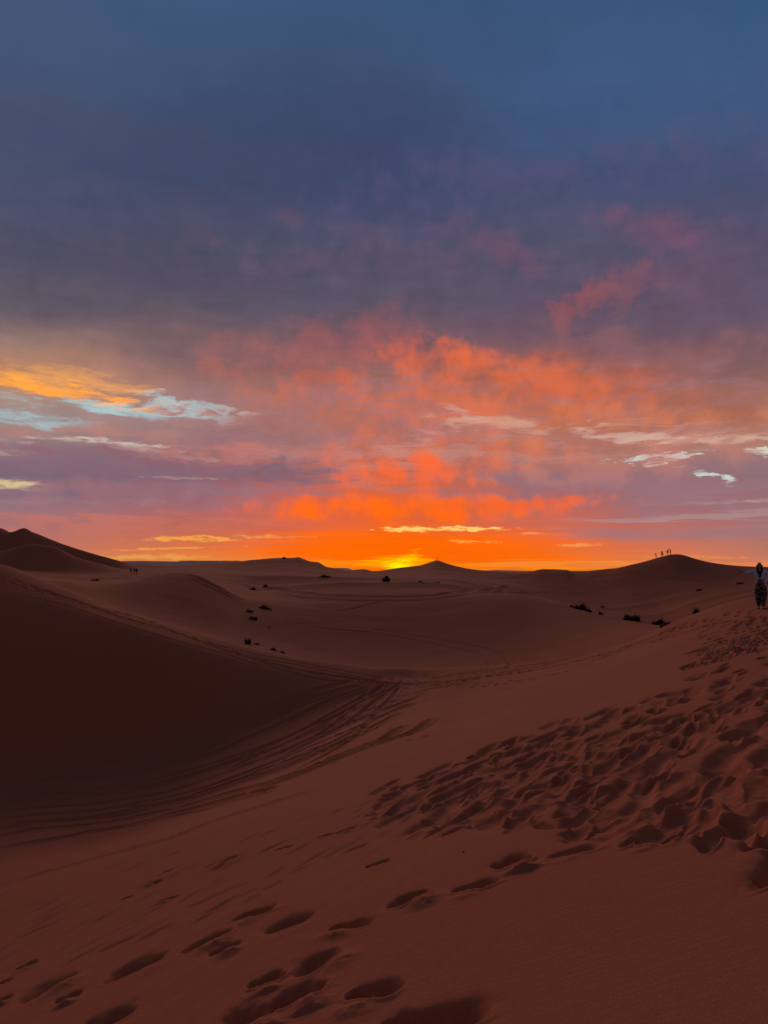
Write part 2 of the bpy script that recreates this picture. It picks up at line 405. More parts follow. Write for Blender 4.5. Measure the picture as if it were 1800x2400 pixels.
# vectorised radial pchip per column
h = np.diff(KR, axis=0); dl = np.diff(KZ, axis=0) / h
D = np.zeros_like(KZ)
for i in range(1, len(KR) - 1):
    w1_, w2_ = 2*h[i]+h[i-1], h[i]+2*h[i-1]
    ok = dl[i-1]*dl[i] > 0
    with np.errstate(divide='ignore', invalid='ignore'):
        v = (w1_+w2_)/(w1_/dl[i-1]+w2_/dl[i])
    D[i] = np.where(ok, v, 0)
D[0] = dl[0]
base = np.zeros((NB, len(RB)))
for j in range(NB):
    i = np.clip(np.searchsorted(KR[:, j], RB) - 1, 0, len(KR) - 2)
    hh = h[i, j]; t = (RB - KR[i, j]) / hh
    base[j] = ((2*t**3-3*t**2+1)*KZ[i,j] + (t**3-2*t**2+t)*hh*D[i,j] + (-2*t**3+3*t**2)*KZ[i+1,j] + (t**3-t**2)*hh*D[i+1,j])
# light smoothing in both directions (crest radius)
def smooth(A, axis, k):
    ker = np.exp(-np.linspace(-2, 2, 2*k+1)**2); ker /= ker.sum()
    out = np.zeros_like(A)
    for q, wgt in zip(range(-k, k+1), ker):
        if axis == 0: out += wgt * np.roll(A, q, axis=0)
        else:
            idx = np.clip(np.arange(A.shape[1]) + q, 0, A.shape[1]-1)
            out += wgt * A[:, idx]
    return out
near = RB < 70
midr = np.clip((RB - 60) / 12, 0, 1) * np.clip((240 - RB) / 20, 0, 1)
base = base * (1 - midr) + smooth(base, 0, 6) * midr
sm = smooth(smooth(base, 1, 2), 0, 2)
base = np.where((RB < 400)[None, :] & near[None, :], sm, smooth(base, 1, 1))

def cub(n, t):
    i = np.clip(np.floor(t).astype(int), 0, n - 2); f = t - i
    w = np.stack([-.5*f+f*f-.5*f**3, 1-2.5*f*f+1.5*f**3, .5*f+2*f*f-1.5*f**3, -.5*f*f+.5*f**3])
    idx = np.stack([np.clip(i-1,0,n-1), i, np.clip(i+1,0,n-1), np.clip(i+2,0,n-1)])
    return idx, w
def base_at(az_, r_):
    """base height at scattered points"""
    ia, wa = cub(NB, (az_ + math.pi) / (2*math.pi) * (NB - 1))
    ir, wr = cub(len(LR), (np.log(np.maximum(r_, .15)) - LR[0]) / .01)
    out = 0
    for p in range(4):
        for q in range(4):
            out = out + wa[p]*wr[q]*base[ia[p], ir[q]]
    return out

# --- numpy gradient noise
_perm = rng.permutation(4096)
_ang = rng.random(4096) * 2 * math.pi
_gx, _gy = np.cos(_ang), np.sin(_ang)
def gn(x, y):
    xi = np.floor(x).astype(np.int64); yi = np.floor(y).astype(np.int64)
    xf = x - xi; yf = y - yi
    def g(ix, iy, fx, fy):
        hsh = _perm[(_perm[ix & 4095] + iy) & 4095]
        return _gx[hsh]*fx + _gy[hsh]*fy
    u = xf*xf*xf*(xf*(xf*6-15)+10); v = yf*yf*yf*(yf*(yf*6-15)+10)
    a = g(xi, yi, xf, yf); b = g(xi+1, yi, xf-1, yf)
    c = g(xi, yi+1, xf, yf-1); e = g(xi+1, yi+1, xf-1, yf-1)
    return (a*(1-u)+b*u)*(1-v)+(c*(1-u)+e*u)*v

# --- final polar grid
step = 0.00105
half = math.radians(31.5)
azf = list(np.arange(-half, half, step))
out_r = []; s_, a_ = step, azf[-1]
while a_ < math.pi - s_ * 1.5:
    s_ = min(s_ * 1.12, .05); a_ += s_; out_r.append(a_)
AZ = np.array([-v for v in reversed(out_r)] + azf + out_r)
AZ = AZ[(AZ > -math.pi + .004)]
def logseg(a, b, st): return list(np.exp(np.arange(math.log(a), math.log(b), st)))
R = np.array(logseg(.3, 2.4, .03) + logseg(2.4, 60, .0034) + logseg(60, 520, .005) + logseg(520, 60000, .05) + [60000.])
NA, NR = len(AZ), len(R)
ia, wa = cub(NB, (AZ + math.pi) / (2*math.pi) * (NB - 1))
ir, wr = cub(len(LR), (np.log(R) - LR[0]) / .01)
tmp = sum(wa[p][:, None]*base[ia[p]] for p in range(4))
Z = sum(wr[q][None, :]*tmp[:, ir[q]] for q in range(4))
XX = np.sin(AZ)[:, None]*R[None, :]; YY = np.cos(AZ)[:, None]*R[None, :]

def hit(px, py, rmin=1.0):
    """first point of the base terrain seen along a photo ray"""
    a = pix_az(px, py); t = pix_tan(px, py)
    rs = np.exp(np.arange(math.log(rmin), math.log(1500), .001))
    zz = base_at(np.full(rs.shape, a), rs)
    k = np.argmax(zz >= rs * t)
    if zz[k] < rs[k]*t: k = len(rs)-1
    r = rs[k]
    return Vector((math.sin(a)*r, math.cos(a)*r, zz[k]))

# window of the grid round a world point
def window(x, y, rad):
    r = math.hypot(x, y); a = math.atan2(x, y)
    da = rad / max(r, .3)
    a0 = np.searchsorted(AZ, a - da); a1 = np.searchsorted(AZ, a + da)
    r0 = np.searchsorted(R, r - rad); r1 = np.searchsorted(R, r + rad)
    return slice(a0, a1), slice(r0, r1)

RR = np.broadcast_to(R[None, :], Z.shape)
# large soft undulation of the dunes
und = np.zeros_like(Z)
vis = slice(0, np.searchsorted(R, 520.))
Xv, Yv = XX[:, vis], YY[:, vis]
und[:, vis] += .05 * gn(Xv/3.1+5, Yv/3.1) * np.clip((R[vis]-3)/10, 0, 1)
und[:, vis] += .16 * gn(Xv/9.0+5, Yv/9.0+30) * np.clip((R[vis]-50)/60, 0, 1)
und[:, vis] += .5 * gn(Xv/31.0+5, Yv/24.0+3) * np.clip((R[vis]-70)/120, 0, 1) * np.clip((500-R[vis])/200, 0, 1)
rdg = 1 - np.abs(gn(Xv/46.0+11, (Yv+.25*Xv)/26.0+2))*2.6
und[:, vis] += .6 * np.clip(rdg, 0, 1)**1.5 * np.clip((R[vis]-128)/30, 0, 1) * np.clip((215-R[vis])/35, 0, 1) * np.clip((AZ[:, None]+.30)/.1, .35, 1)
Z += und

# ---- tracks and ruts: cut as grooves with small banks
gro = np.zeros_like(Z); bank = np.zeros_like(Z)
def path_world(pts, spacing):
    w = [hit(*p) for p in pts]
    P3 = np.array([[v.x, v.y] for v in w])
    s = np.concatenate([[0], np.cumsum(np.hypot(*np.diff(P3, axis=0).T))])
    # smooth path
    n = max(3, int(s[-1] / spacing))
    t = np.linspace(0, s[-1], n)
    def cr(v):
        return pchip_eval(s, v, t) if len(s) > 2 else np.interp(t, s, v)
    x, y = cr(P3[:, 0]), cr(P3[:, 1])
    return x, y
def groove(pts, width=.12, depth=.05, twin=0.0, jitter=.0):
    x, y = path_world(pts, max(.06, width*.5))
    if len(x) > 5:
        tt = np.arange(len(x)) * max(.06, width*.5)
        x = x + jitter * gn(tt/6.0 + rng.random()*90, tt*0+.5)
        y = y + jitter * gn(tt/6.0 + rng.random()*90, tt*0+.5)
    gx, gy = np.gradient(x), np.gradient(y)
    L = np.hypot(gx, gy) + 1e-9; nx, ny = -gy/L, gx/L
    for off in ([0] if not twin else [-twin/2, twin/2]):
        xo, yo = x + nx*off, y + ny*off
        fade = np.minimum(1, np.minimum(np.arange(len(x)), np.arange(len(x))[::-1]) / (len(x)*.07 + 6) + .03)
        for k in range(len(x)):
            sa, sr = window(xo[k], yo[k], width*2.6)
            X_, Y_ = XX[sa, sr], YY[sa, sr]
            if X_.size == 0: continue
            a = ((X_-xo[k])*gx[k] + (Y_-yo[k])*gy[k])/L[k]
            b = (X_-xo[k])*nx[k] + (Y_-yo[k])*ny[k]
            near_ = np.abs(a) < max(.12, width)
            dd = depth*fade[k]
            g_ = -dd*np.exp(-(b/width)**2)
            k_ = .45*dd*np.exp(-((np.abs(b)-1.55*width)/(.5*width))**2)
            G = gro[sa, sr]; gro[sa, sr] = np.where(near_, np.minimum(G, g_), G)
            B = bank[sa, sr]; bank[sa, sr] = np.where(near_, np.maximum(B, k_), B)

# the fan of quad tracks in the trough
fan = [
 [(0,1862),(120,1856),(250,1846),(400,1818),(520,1785),(640,1742),(760,1690),(860,1640),(930,1606)],
 [(0,1880),(150,1872),(300,1855),(450,1820),(600,1770),(720,1718),(820,1664),(900,1620)],
 [(0,1900),(160,1890),(320,1868),(470,1832),(640,1772),(780,1712),(900,1665),(990,1625)],
 [(0,1918),(180,1905),(350,1878),(500,1840),(660,1780),(800,1722),(960,1650)],
 [(0,1936),(180,1922),(340,1895),(520,1850),(700,1786),(830,1730),(900,1690)],
 [(0,1958),(170,1938),(340,1910),(500,1872),(640,1830),(760,1785)],
 [(0,1985),(110,1970),(240,1945),(380,1915),(520,1880),(640,1848)],
 [(0,1830),(140,1828),(320,1812),(460,1780),(600,1722),(700,1680),(800,1630),(870,1604)],
 [(60,1812),(300,1792),(430,1768),(560,1712),(680,1660),(800,1612),(850,1600)],
 [(430,1775),(560,1700),(660,1655),(760,1618),(840,1598)],
 [(540,1800),(680,1740),(800,1690),(930,1640)],
 [(660,1770),(760,1720),(860,1650),(920,1600)],
 [(600,1850),(700,1812),(800,1770),(900,1735),(960,1700)],
 [(700,1800),(780,1760),(860,1700),(900,1650),(930,1610)],
 [(300,1888),(480,1850),(600,1812),(720,1770),(840,1715),(900,1680)],
 [(0,1870),(200,1862),(380,1835),(560,1776),(700,1712),(860,1625)],
 [(0,1945),(250,1918),(450,1866),(620,1806),(780,1740)],
]
for f_ in fan:
    groove(f_, .15, .10 + .05*rng.random(), .9 if rng.random() < .5 else 0, .35)
for f_ in fan[:9]:
    off = rng.normal(0, 5)
    groove([(a, b+off) for a, b in f_], .08, .05, 0, .5)
groove([(0,2074),(130,2036),(250,2003),(390,1968),(500,1925),(640,1880),(740,1850)], .045, .035, .32, .05)
groove([(0,2035),(150,2004),(300,1965),(430,1930)], .05, .02, 0, .1)
groove([(0,2005),(150,1978),(350,1935)], .05, .025, 0, .1)
# tracks on the left ridge shoulder
groove([(18,1357),(60,1372),(100,1383),(160,1404),(210,1421),(300,1452),(400,1480),(500,1515),(600,1546),(700,1570),(800,1586),(900,1600),(1000,1606)], .16, .09, 0, .15)
groove([(30,1392),(150,1420),(300,1468),(430,1508),(560,1545),(660,1572),(760,1594),(860,1604),(960,1608)], .13, .06, 0, .2)
groove([(470,1502),(600,1538),(700,1556),(800,1575),(900,1592)], .12, .05, .8, .1)
groove([(540,1530),(640,1565),(740,1590),(850,1600),(960,1600)], .12, .05, 0, .1)
# along the ridge to the right of the saddle
groove([(860,1600),(960,1604),(1060,1596),(1160,1580),(1260,1562),(1330,1545),(1430,1518)], .14, .07, 0, .1)
groove([(1000,1592),(1080,1578),(1180,1566),(1290,1551),(1400,1525)], .13, .06, 0, .1)
groove([(900,1640),(980,1622),(1060,1606),(1120,1598)], .12, .06, 0, .1)
# double track across the far basin, and arcs under the far dunes
groove([(605,1428),(660,1446),(760,1470),(850,1478),(960,1493),(1060,1512),(1150,1534),(1240,1558)], .22, .10, 1.9, .2)
groove([(600,1378),(680,1388),(780,1396),(900,1399),(1000,1397),(1120,1386),(1200,1374)], .9, .22, 0, 1.5)
groove([(640,1393),(760,1403),(900,1407),(1030,1404),(1180,1392),(1290,1388)], .8, .18, 0, 1.5)
groove([(800,1432),(860,1418),(940,1408),(1080,1400)], .6, .12, 0, 1.)
groove([(1230,1352),(1320,1350),(1420,1352),(1540,1356),(1650,1365),(1760,1374)], .7, .22, 0, 1.)
groove([(452,1349),(500,1372),(557,1398)], .8, .5, 0, .3)
groove([(480,1372),(530,1395),(556,1408)], .5, .25, 0, .3)

Z += gro + bank

# ---- footprints
FT = np.zeros_like(Z)
def foot(x, y, ang, L=.2, Wd=.1, depth=.07, sharp=1.0, rim=.35, tail=0.0, lobes=False, spill=0.0):
    """one print: oval hole, steep walls, pushed-up rim on the downhill side, optional drag tail"""
    rad = max(L, Wd) * (2.1 + tail)
    sa, sr = window(x, y, rad)
    X_, Y_ = XX[sa, sr]-x, YY[sa, sr]-y
    if X_.size == 0: return
    ca, sn = math.cos(ang), math.sin(ang)
    a = (X_*ca + Y_*sn); b = (-X_*sn + Y_*ca)
    wob = 1 + .22*gn(X_/(L*.8)+x*7, Y_/(L*.8)+y*7)
    aa = np.where(a > 0, a/(L*(1+tail)), a/L)
    wl = Wd*(1 + .25*np.clip(a/L, -1, 1))
    q = np.sqrt(aa**2 + (b/wl)**2)*wob
    if lobes:
        qf = np.sqrt(((a-.30*L)/(L*.72))**2 + (b/(Wd*1.02))**2)
        qh = np.sqrt(((a+.55*L)/(L*.46))**2 + ((b+.10*Wd)/(Wd*.80))**2)
        q = -np.log(np.exp(-5*qf)+np.exp(-5*qh))/5*wob + .04
    hole = 1/(1+np.exp((q-.92)*(7*sharp)))
    floor_ = .82 + .18*np.clip(1-q*q, 0, 1) + .10*gn(X_/.09+y*3, Y_/.06+x*5) + .12*gn(X_/.2+y*5, Y_/.16+x)
    toe = -.12*np.exp(-((a+.1*L)/(L*.18))**2-(b/Wd)**2)
    rm = np.exp(-((q-1.28)/.22)**2) * (rim*(.55+.45*np.clip(-b/Wd, -1, 1)))
    if spill:
        rm = rm + spill*np.exp(-((b+1.9*Wd)/(Wd*.75))**2-((a+.2*L)/(L*.75))**2)*(1+.5*gn(X_/.05+y, Y_/.05+x))
    FT[sa, sr] = FT[sa, sr]*(1-hole) + depth*(-hole*(floor_+toe*.5) + rm*np.clip(1-FT[sa, sr]/.04, 0, 1))

def foot_px(px, py, lpx, wpx=None, adeg=25, depth=.08, **kw):
    """place a print from its picture size: find its two ends on the sand"""
    ca, sn = math.cos(math.radians(adeg)), math.sin(math.radians(adeg))
    p1 = hit(px-ca*lpx/2, py+sn*lpx/2); p2 = hit(px+ca*lpx/2, py-sn*lpx/2)
    c = (p1+p2)/2; d_ = p2-p1
    L = min(d_.length/2*.95, .245)
    if wpx is None: wpx = lpx*.33
    w = wpx/2*c.length/F*1.9
    foot(c.x, c.y, math.atan2(d_.y, d_.x), L, max(w*.95, L*.46), depth, **kw)

PR = [(61,2261,62,22,22,.07),(98,2320,125,34,32,.10),(160,2338,70,24,22,.06),(311,2270,128,40,29,.11),(481,2208,112,28,27,.09),(526,2224,78,26,25,.07),
 (593,2141,95,32,17,.09),(675,2162,112,40,24,.11),(737,2257,84,38,42,.09),(622,2298,90,36,22,.09),(689,2335,118,46,28,.12),(569,2386,100,50,30,.11),(250,2388,130,44,20,.10),
 (824,2168,95,28,8,.06),(954,2108,90,38,28,.10),(1114,2078,105,30,12,.09),(877,2322,120,44,8,.09),(1051,2380,165,60,4,.12),(940,2398,110,46,20,.10),(4,2345,50,22,22,.07),(10,2300,40,14,20,.05),
 (1198,2020,86,48,20,.13),(1345,1997,112,26,14,.08),(1350,1952,44,36,70,.08),(1470,1922,70,36,0,.09),(1524,1970,70,34,10,.10),(1567,1879,78,24,24,.08),(1730,1868,84,36,24,.10),
 (1578,1927,46,18,10,.07),(1654,1917,44,22,0,.09),(1611,1957,52,22,20,.07),(1692,1952,54,36,36,.09),(1710,1892,70,22,18,.06),
 (981,1836,62,16,20,.07),(916,1862,44,12,16,.06),(1008,1866,58,18,22,.07),(1057,1873,66,22,14,.09),(1117,1844,100,24,14,.09),(1046,1899,56,26,18,.09),(1177,1855,66,24,4,.08),(1117,1887,66,16,20,.07),(975,1899,50,16,10,.06),(1010,1915,44,16,12,.06),(1117,1930,54,14,12,.06),
 (938,1862,40,10,20,.05),(524,2018,102,18,19,.08),(394,2040,30,10,15,.05),(362,2066,36,12,10,.05),(296,2105,30,9,18,.05),(394,2105,50,12,15,.05),(811,1946,50,14,18,.06),(890,1913,50,12,20,.06),(885,2022,62,20,18,.07),(664,1988,46,12,15,.05),(760,1960,40,9,15,.04),
 (940,2112,60,20,25,.05),(1380,1780,90,20,22,.08),(1300,1800,70,20,20,.08),(1440,1840,80,24,10,.08),(1250,1840,90,24,16,.09),(1600,1830,90,26,8,.09),(1785,1790,60,26,20,.09),(1780,1975,50,20,20,.07),(1790,2050,50,16,10,.07)]
for p in PR:
    foot_px(*p[:5], depth=p[5]*1.2, rim=.10+.14*rng.random(), tail=.2*rng.random(), sharp=rng.uniform(.6, 1.0), lobes=rng.random() < .7, spill=rng.uniform(.0, .45))

# dense trampled band from the camera up to the person
def yline(pts, x): return float(np.interp(x, [p[0] for p in pts], [p[1] for p in pts]))
UP = [(860,1885),(1000,1815),(1180,1745),(1300,1705),(1400,1690),(1500,1660),(1620,1605),(1700,1560),(1800,1505)]
LO = [(860,1900),(950,1925),(1100,1935),(1250,1915),(1400,1960),(1500,1975),(1800,2020)]
cnt = 0
while cnt < 380:
    px = 870 + 990*rng.random()**.75; t = rng.random()**1.45
    y0, y1 = yline(UP, px), yline(LO, px)
    py = y0 + (y1-y0)*t + rng.normal(0, 14)
    c = hit(px, py)
    if rng.random() > min(1.0, .35 + (c.length/14)**1.2): continue
    ang = math.atan2(24, 13) + rng.normal(0, .28)
    if rng.random() < .12: ang += rng.normal(0, .8)
    L = rng.uniform(.11, .30)
    foot(c.x, c.y, ang, L, L*rng.uniform(.38, .55), rng.uniform(.055, .135), rim=rng.uniform(.08, .28), tail=rng.uniform(0, 1.1), sharp=rng.uniform(.5, 1.0))
    cnt += 1
# worn, wind-softened old prints over the lower left of the slope
for _ in range(95):
    px = rng.uniform(-30, 1000); py = rng.uniform(0, 1)
    y0 = 2075 - .22*px; y1 = 2330 - .36*px
    c = hit(px, y0+(y1-y0)*py)
    foot(c.x, c.y, 1.05+rng.normal(0, .2), rng.uniform(.10, .26), rng.uniform(.035, .07), rng.uniform(.010, .026), rim=.3, tail=rng.uniform(.1, .6), sharp=.6)
# path by the person along the crest
def trail(pts, n, L=.16, depth=.05, spread=.12, rim=.4):
    x, y = path_world(pts, .05)
    idx = np.linspace(3, len(x)-4, n).astype(int)
    for k, i in enumerate(idx):
        an = math.atan2(y[i+3]-y[i-3], x[i+3]-x[i-3])
        o = spread*(1 if k % 2 else -1) + rng.normal(0, spread*.5)
        foot(x[i]-math.sin(an)*o, y[i]+math.cos(an)*o, an+rng.normal(0, .15), L*rng.uniform(.9, 1.4), L*.55, depth*rng.uniform(1.1, 1.9), rim=rim)
trail([(1540,1500),(1600,1484),(1660,1466),(1720,1456),(1780,1450),(1860,1450)], 34, .2, .08, .14)
trail([(1540,1488),(1600,1470),(1700,1445),(1800,1432)], 22, .18, .05, .14)
trail([(1640,1560),(1700,1530),(1800,1500),(1860,1480)], 30, .22, .08, .3)
trail([(1620,1530),(1700,1505),(1800,1475)], 22, .2, .06, .3)
for _ in range(130):
    px = rng.uniform(1640, 1850); py = rng.uniform(1436, 1520) + (1800-px)*.28
    c = hit(px, py); foot(c.x, c.y, math.atan2(24, 13)+rng.normal(0, .3), .2, .09, rng.uniform(.04, .08), tail=.5, rim=.5)
trail([(1000,1607),(1080,1598),(1160,1585),(1250,1570),(1330,1553),(1420,1533)], 30, .17, .08, .16)
trail([(1030,1600),(1120,1590),(1200,1578),(1290,1563),(1380,1543),(1480,1510)], 30, .17, .08, .16)
trail([(960,1612),(1060,1608),(1150,1604),(1240,1592),(1300,1580),(1370,1562)], 22, .18, .08, .18)
trail([(870,1594),(960,1590),(1080,1584),(1200,1566),(1330,1540)], 28, .16, .06, .3)
trail([(700,1560),(800,1580),(900,1596),(1000,1600)], 22, .16, .06, .5)
trail([(30,1362),(120,1392),(210,1420),(325,1448),(420,1485),(560,1532)], 40, .24, .08, .25)
trail([(1400,1545),(1440,1530),(1500,1505),(1560,1480),(1600,1466)], 18, .2, .05, .2)
for _ in range(220):
    px = rng.uniform(620, 1000); t = rng.random()
    c = hit(px, 1600 + (1000-px)*.28*t + 130*t*t); foot(c.x, c.y, rng.uniform(.6, 1.8), .14, .07, rng.uniform(.025, .05), rim=.4)

Z += FT
# lumpy disturbed sand in the trampled band (world-space noise, masked)
pu = np.degrees(AZ)
mask = np.zeros_like(Z)
pxa = 900 + F*np.tan(AZ)
for j in range(NA):
    if -200 < pxa[j] < 2600:
        u_, l_ = yline(UP, pxa[j]), yline(LO, pxa[j])
        ta, tb = pix_tan(pxa[j], u_), pix_tan(pxa[j], l_)
        e_ = Z[j]/R
        mk = np.clip((e_-tb)/.07, 0, 1)*np.clip((ta-e_)/.035, 0, 1)*(R < 34)
        mask[j] = mk*np.clip((pxa[j]-820)/300, 0, 1)
ca, sn = math.cos(1.08), math.sin(1.08)
A_ = XX*ca+YY*sn; B_ = -XX*sn+YY*ca
nv = slice(0, np.searchsorted(R, 60.))
lump = .020*gn(A_[:, nv]/.6, B_[:, nv]/.2) + .035*gn(A_[:, nv]/2.2+7, B_[:, nv]/.55) + .006*gn(A_[:, nv]/.2, B_[:, nv]/.1)
Z[:, nv] += lump*mask[:, nv]
# faint wind streaks everywhere near
st_ = .0035*gn(A_[:, nv]/1.2+3, B_[:, nv]/.12) + .005*gn(A_[:, nv]/.7+13, B_[:, nv]/.28)
streak_m = np.clip((16-R[nv])/8, 0, 1)[None, :]*np.clip((pix_az(1150)-AZ[:, None])/.2, .12, 1)
Z[:, nv] += st_*streak_m

def ground_z(x, y):
    a = math.atan2(x, y); r = math.hypot(x, y)
    j = np.clip(np.searchsorted(AZ, a), 1, NA-1); i = np.clip(np.searchsorted(R, r), 1, NR-1)
    ta = (a-AZ[j-1])/(AZ[j]-AZ[j-1]); tr = (r-R[i-1])/(R[i]-R[i-1])
    return float((Z[j-1,i-1]*(1-tr)+Z[j-1,i]*tr)*(1-ta)+(Z[j,i-1]*(1-tr)+Z[j,i]*tr)*ta)

# build the sheet
verts = np.stack([XX, YY, Z], axis=-1).reshape(-1, 3).astype(np.float32)
verts = np.concatenate([verts, np.array([[0, 0, -1.6]], np.float32)])
j = np.arange(NA); jn = (j+1) % NA
i = np.arange(NR-1)
J, I = np.meshgrid(j, i, indexing='ij'); JN = (J+1) % NA
quads = np.stack([J*NR+I, J*NR+I+1, JN*NR+I+1, JN*NR+I], axis=-1).reshape(-1, 4)
tris = np.stack([np.full(NA, NA*NR), j*NR, jn*NR], axis=-1)
loops = np.concatenate([quads.ravel(), tris.ravel()]).astype(np.int32)
starts = np.concatenate([np.arange(len(quads))*4, len(quads)*4+np.arange(NA)*3]).astype(np.int32)
tot = np.concatenate([np.full(len(quads), 4), np.full(NA, 3)]).astype(np.int32)
me = bpy.data.meshes.new('ground')
me.vertices.add(len(verts)); me.vertices.foreach_set('co', verts.ravel())
me.loops.add(len(loops)); me.loops.foreach_set('vertex_index', loops)
me.polygons.add(len(starts)); me.polygons.foreach_set('loop_start', starts); me.polygons.foreach_set('loop_total', tot)
me.polygons.foreach_set('use_smooth', np.ones(len(starts), bool))
me.update(calc_edges=True)
ground = bpy.data.objects.new('ground', me); C.objects.link(ground)
ground['kind'] = 'structure'

# ------------------------------------------------------------------ materials
def mat(name, c, rough=.9, spec=.2, c2=None, scale=8.0, bump=0.0, bscale=40.0):
    M = bpy.data.materials.new(name); M.use_nodes = True
    t = M.node_tree; b = t.nodes['Principled BSDF']
    b.inputs['Base Color'].default_value = (*c, 1)
    b.inputs['Roughness'].default_value = rough
    b.inputs['Specular IOR Level'].default_value = spec
    g = t.nodes.new('ShaderNodeTexCoord')
    if c2:
        n = t.nodes.new('ShaderNodeTexNoise'); n.inputs['Scale'].default_value = scale; n.inputs['Detail'].default_value = 5
        t.links.new(g.outputs['Object'], n.inputs['Vector'])
        r = t.nodes.new('ShaderNodeValToRGB'); r.color_ramp.elements[0].position = .4; r.color_ramp.elements[1].position = .6
        r.color_ramp.elements[0].color = (*c, 1); r.color_ramp.elements[1].color = (*c2, 1)
        t.links.new(n.outputs[0], r.inputs[0]); t.links.new(r.outputs[0], b.inputs['Base Color'])
    if bump:
        n = t.nodes.new('ShaderNodeTexNoise'); n.inputs['Scale'].default_value = bscale; n.inputs['Detail'].default_value = 6
        t.links.new(g.outputs['Object'], n.inputs['Vector'])
        bp = t.nodes.new('ShaderNodeBump'); bp.inputs['Strength'].default_value = 1; bp.inputs['Distance'].default_value = bump
        t.links.new(n.outputs[0], bp.inputs['Height']); t.links.new(bp.outputs[0], b.inputs['Normal'])
    return M

sand = mat('sand', (.46, .150, .085), 1.0, .05)
t = sand.node_tree; b = t.nodes['Principled BSDF']
g = t.nodes.new('ShaderNodeTexCoord')
n1 = t.nodes.new('ShaderNodeTexNoise'); n1.inputs['Scale'].default_value = .12; n1.inputs['Detail'].default_value = 6
t.links.new(g.outputs['Object'], n1.inputs['Vector'])
n2 = t.nodes.new('ShaderNodeTexNoise'); n2.inputs['Scale'].default_value = 110; n2.inputs['Detail'].default_value = 3
t.links.new(g.outputs['Object'], n2.inputs['Vector'])
mx = t.nodes.new('ShaderNodeMixRGB'); mx.inputs[1].default_value = (.42, .147, .074, 1); mx.inputs[2].default_value = (.51, .194, .102, 1)
t.links.new(n1.outputs[0], mx.inputs[0])
mr = t.nodes.new('ShaderNodeMapRange'); mr.inputs[3].default_value = .84; mr.inputs[4].default_value = 1.16; mr.inputs[1].default_value = .3; mr.inputs[2].default_value = .7
t.links.new(n2.outputs[0], mr.inputs[0])
vm = t.nodes.new('ShaderNodeVectorMath'); vm.operation = 'SCALE'
t.links.new(mx.outputs[0], vm.inputs[0]); t.links.new(mr.outputs[0], vm.inputs['Scale'])
t.links.new(vm.outputs[0], b.inputs['Base Color'])
# fine wind ripples: stretched noise, a few millimetres high
mp = t.nodes.new('ShaderNodeMapping'); mp.inputs['Rotation'].default_value = (0, 0, math.radians(-12)); mp.inputs['Scale'].default_value = (3.0, 26.0, 6.0)
t.links.new(g.outputs['Object'], mp.inputs[0])
n3 = t.nodes.new('ShaderNodeTexNoise'); n3.inputs['Scale'].default_value = 1.0; n3.inputs['Detail'].default_value = 3; n3.inputs['Distortion'].default_value = .4
t.links.new(mp.outputs[0], n3.inputs['Vector'])
n4 = t.nodes.new('ShaderNodeTexNoise'); n4.inputs['Scale'].default_value = 220; n4.inputs['Detail'].default_value = 2
t.links.new(g.outputs['Object'], n4.inputs['Vector'])
b1_ = t.nodes.new('ShaderNodeBump'); b1_.inputs['Strength'].default_value = 1; b1_.inputs['Distance'].default_value = .0032
b2_ = t.nodes.new('ShaderNodeBump'); b2_.inputs['Strength'].default_value = 1; b2_.inputs['Distance'].default_value = .0005
t.links.new(n3.outputs[0], b1_.inputs['Height']); t.links.new(n4.outputs[0], b2_.inputs['Height'])
t.links.new(b1_.outputs[0], b2_.inputs['Normal']); t.links.new(b2_.outputs[0], b.inputs['Normal'])
me.materials.append(sand)

M_hazed_rock = mat('hazed_far_rock', (.82, .60, .50), 1, .05, (.74, .55, .46), .002)  # mesa rock; haze lightening is put into the colour by an extra pale albedo
M_leaf = mat('shrub_leaf', (.030, .036, .015), .8, .2, (.065, .062, .028), 6)
M_dry = mat('dry_twig', (.045, .022, .012), .9, .1, (.08, .04, .02), 6)
M_skin = mat('skin', (.34, .22, .18), .6, .3)
M_hair = mat('hair', (.008, .007, .007), .6, .3)
M_blouse = mat('blouse', (.60, .82, .98), .8, .2, (.45, .68, .96), 5, .004, 12)
M_black = mat('black_cloth', (.010, .010, .013), .85, .2, (.016, .016, .02), 9, .003, 15)
M_dark = mat('dark_cloth', (.03, .018, .016), .9, .1)
M_red = mat('red_cloth', (.22, .03, .02), .9, .1)
M_shoe = mat('shoe', (.10, .085, .085), .7, .2)
M_bag = mat('bag_canvas', (.85, .82, .80), .9, .1, (.75, .72, .70), 6, .004, 10)
M_stone = mat('stone', (.30, .24, .21), .9, .1, (.36, .3, .26), 20)
M_peb = mat('dark_stone', (.03, .02, .018), .9, .1, (.05, .035, .03), 60)
M_tent = mat('tent_cloth', (.012, .012, .010), .95, .05, (.024, .022, .018), 3, .01, 4)
# trousers with pale leaf-like print
M_pat = mat('patterned_cloth', (.010, .010, .014), .85, .2)
t = M_pat.node_tree; b = t.nodes['Principled BSDF']
g = t.nodes.new('ShaderNodeTexCoord'); v_ = t.nodes.new('ShaderNodeTexVoronoi'); v_.feature = 'DISTANCE_TO_EDGE'; v_.inputs['Scale'].default_value = 7
t.links.new(g.outputs['Object'], v_.inputs['Vector'])
r = t.nodes.new('ShaderNodeValToRGB'); r.color_ramp.elements[0].color = (.15, .16, .175, 1); r.color_ramp.elements[1].color = (.008, .008, .011, 1)
r.color_ramp.elements[0].position = .10; r.color_ramp.elements[1].position = .16
t.links.new(v_.outputs[0], r.inputs[0]); t.links.new(r.outputs[0], b.inputs['Base Color'])

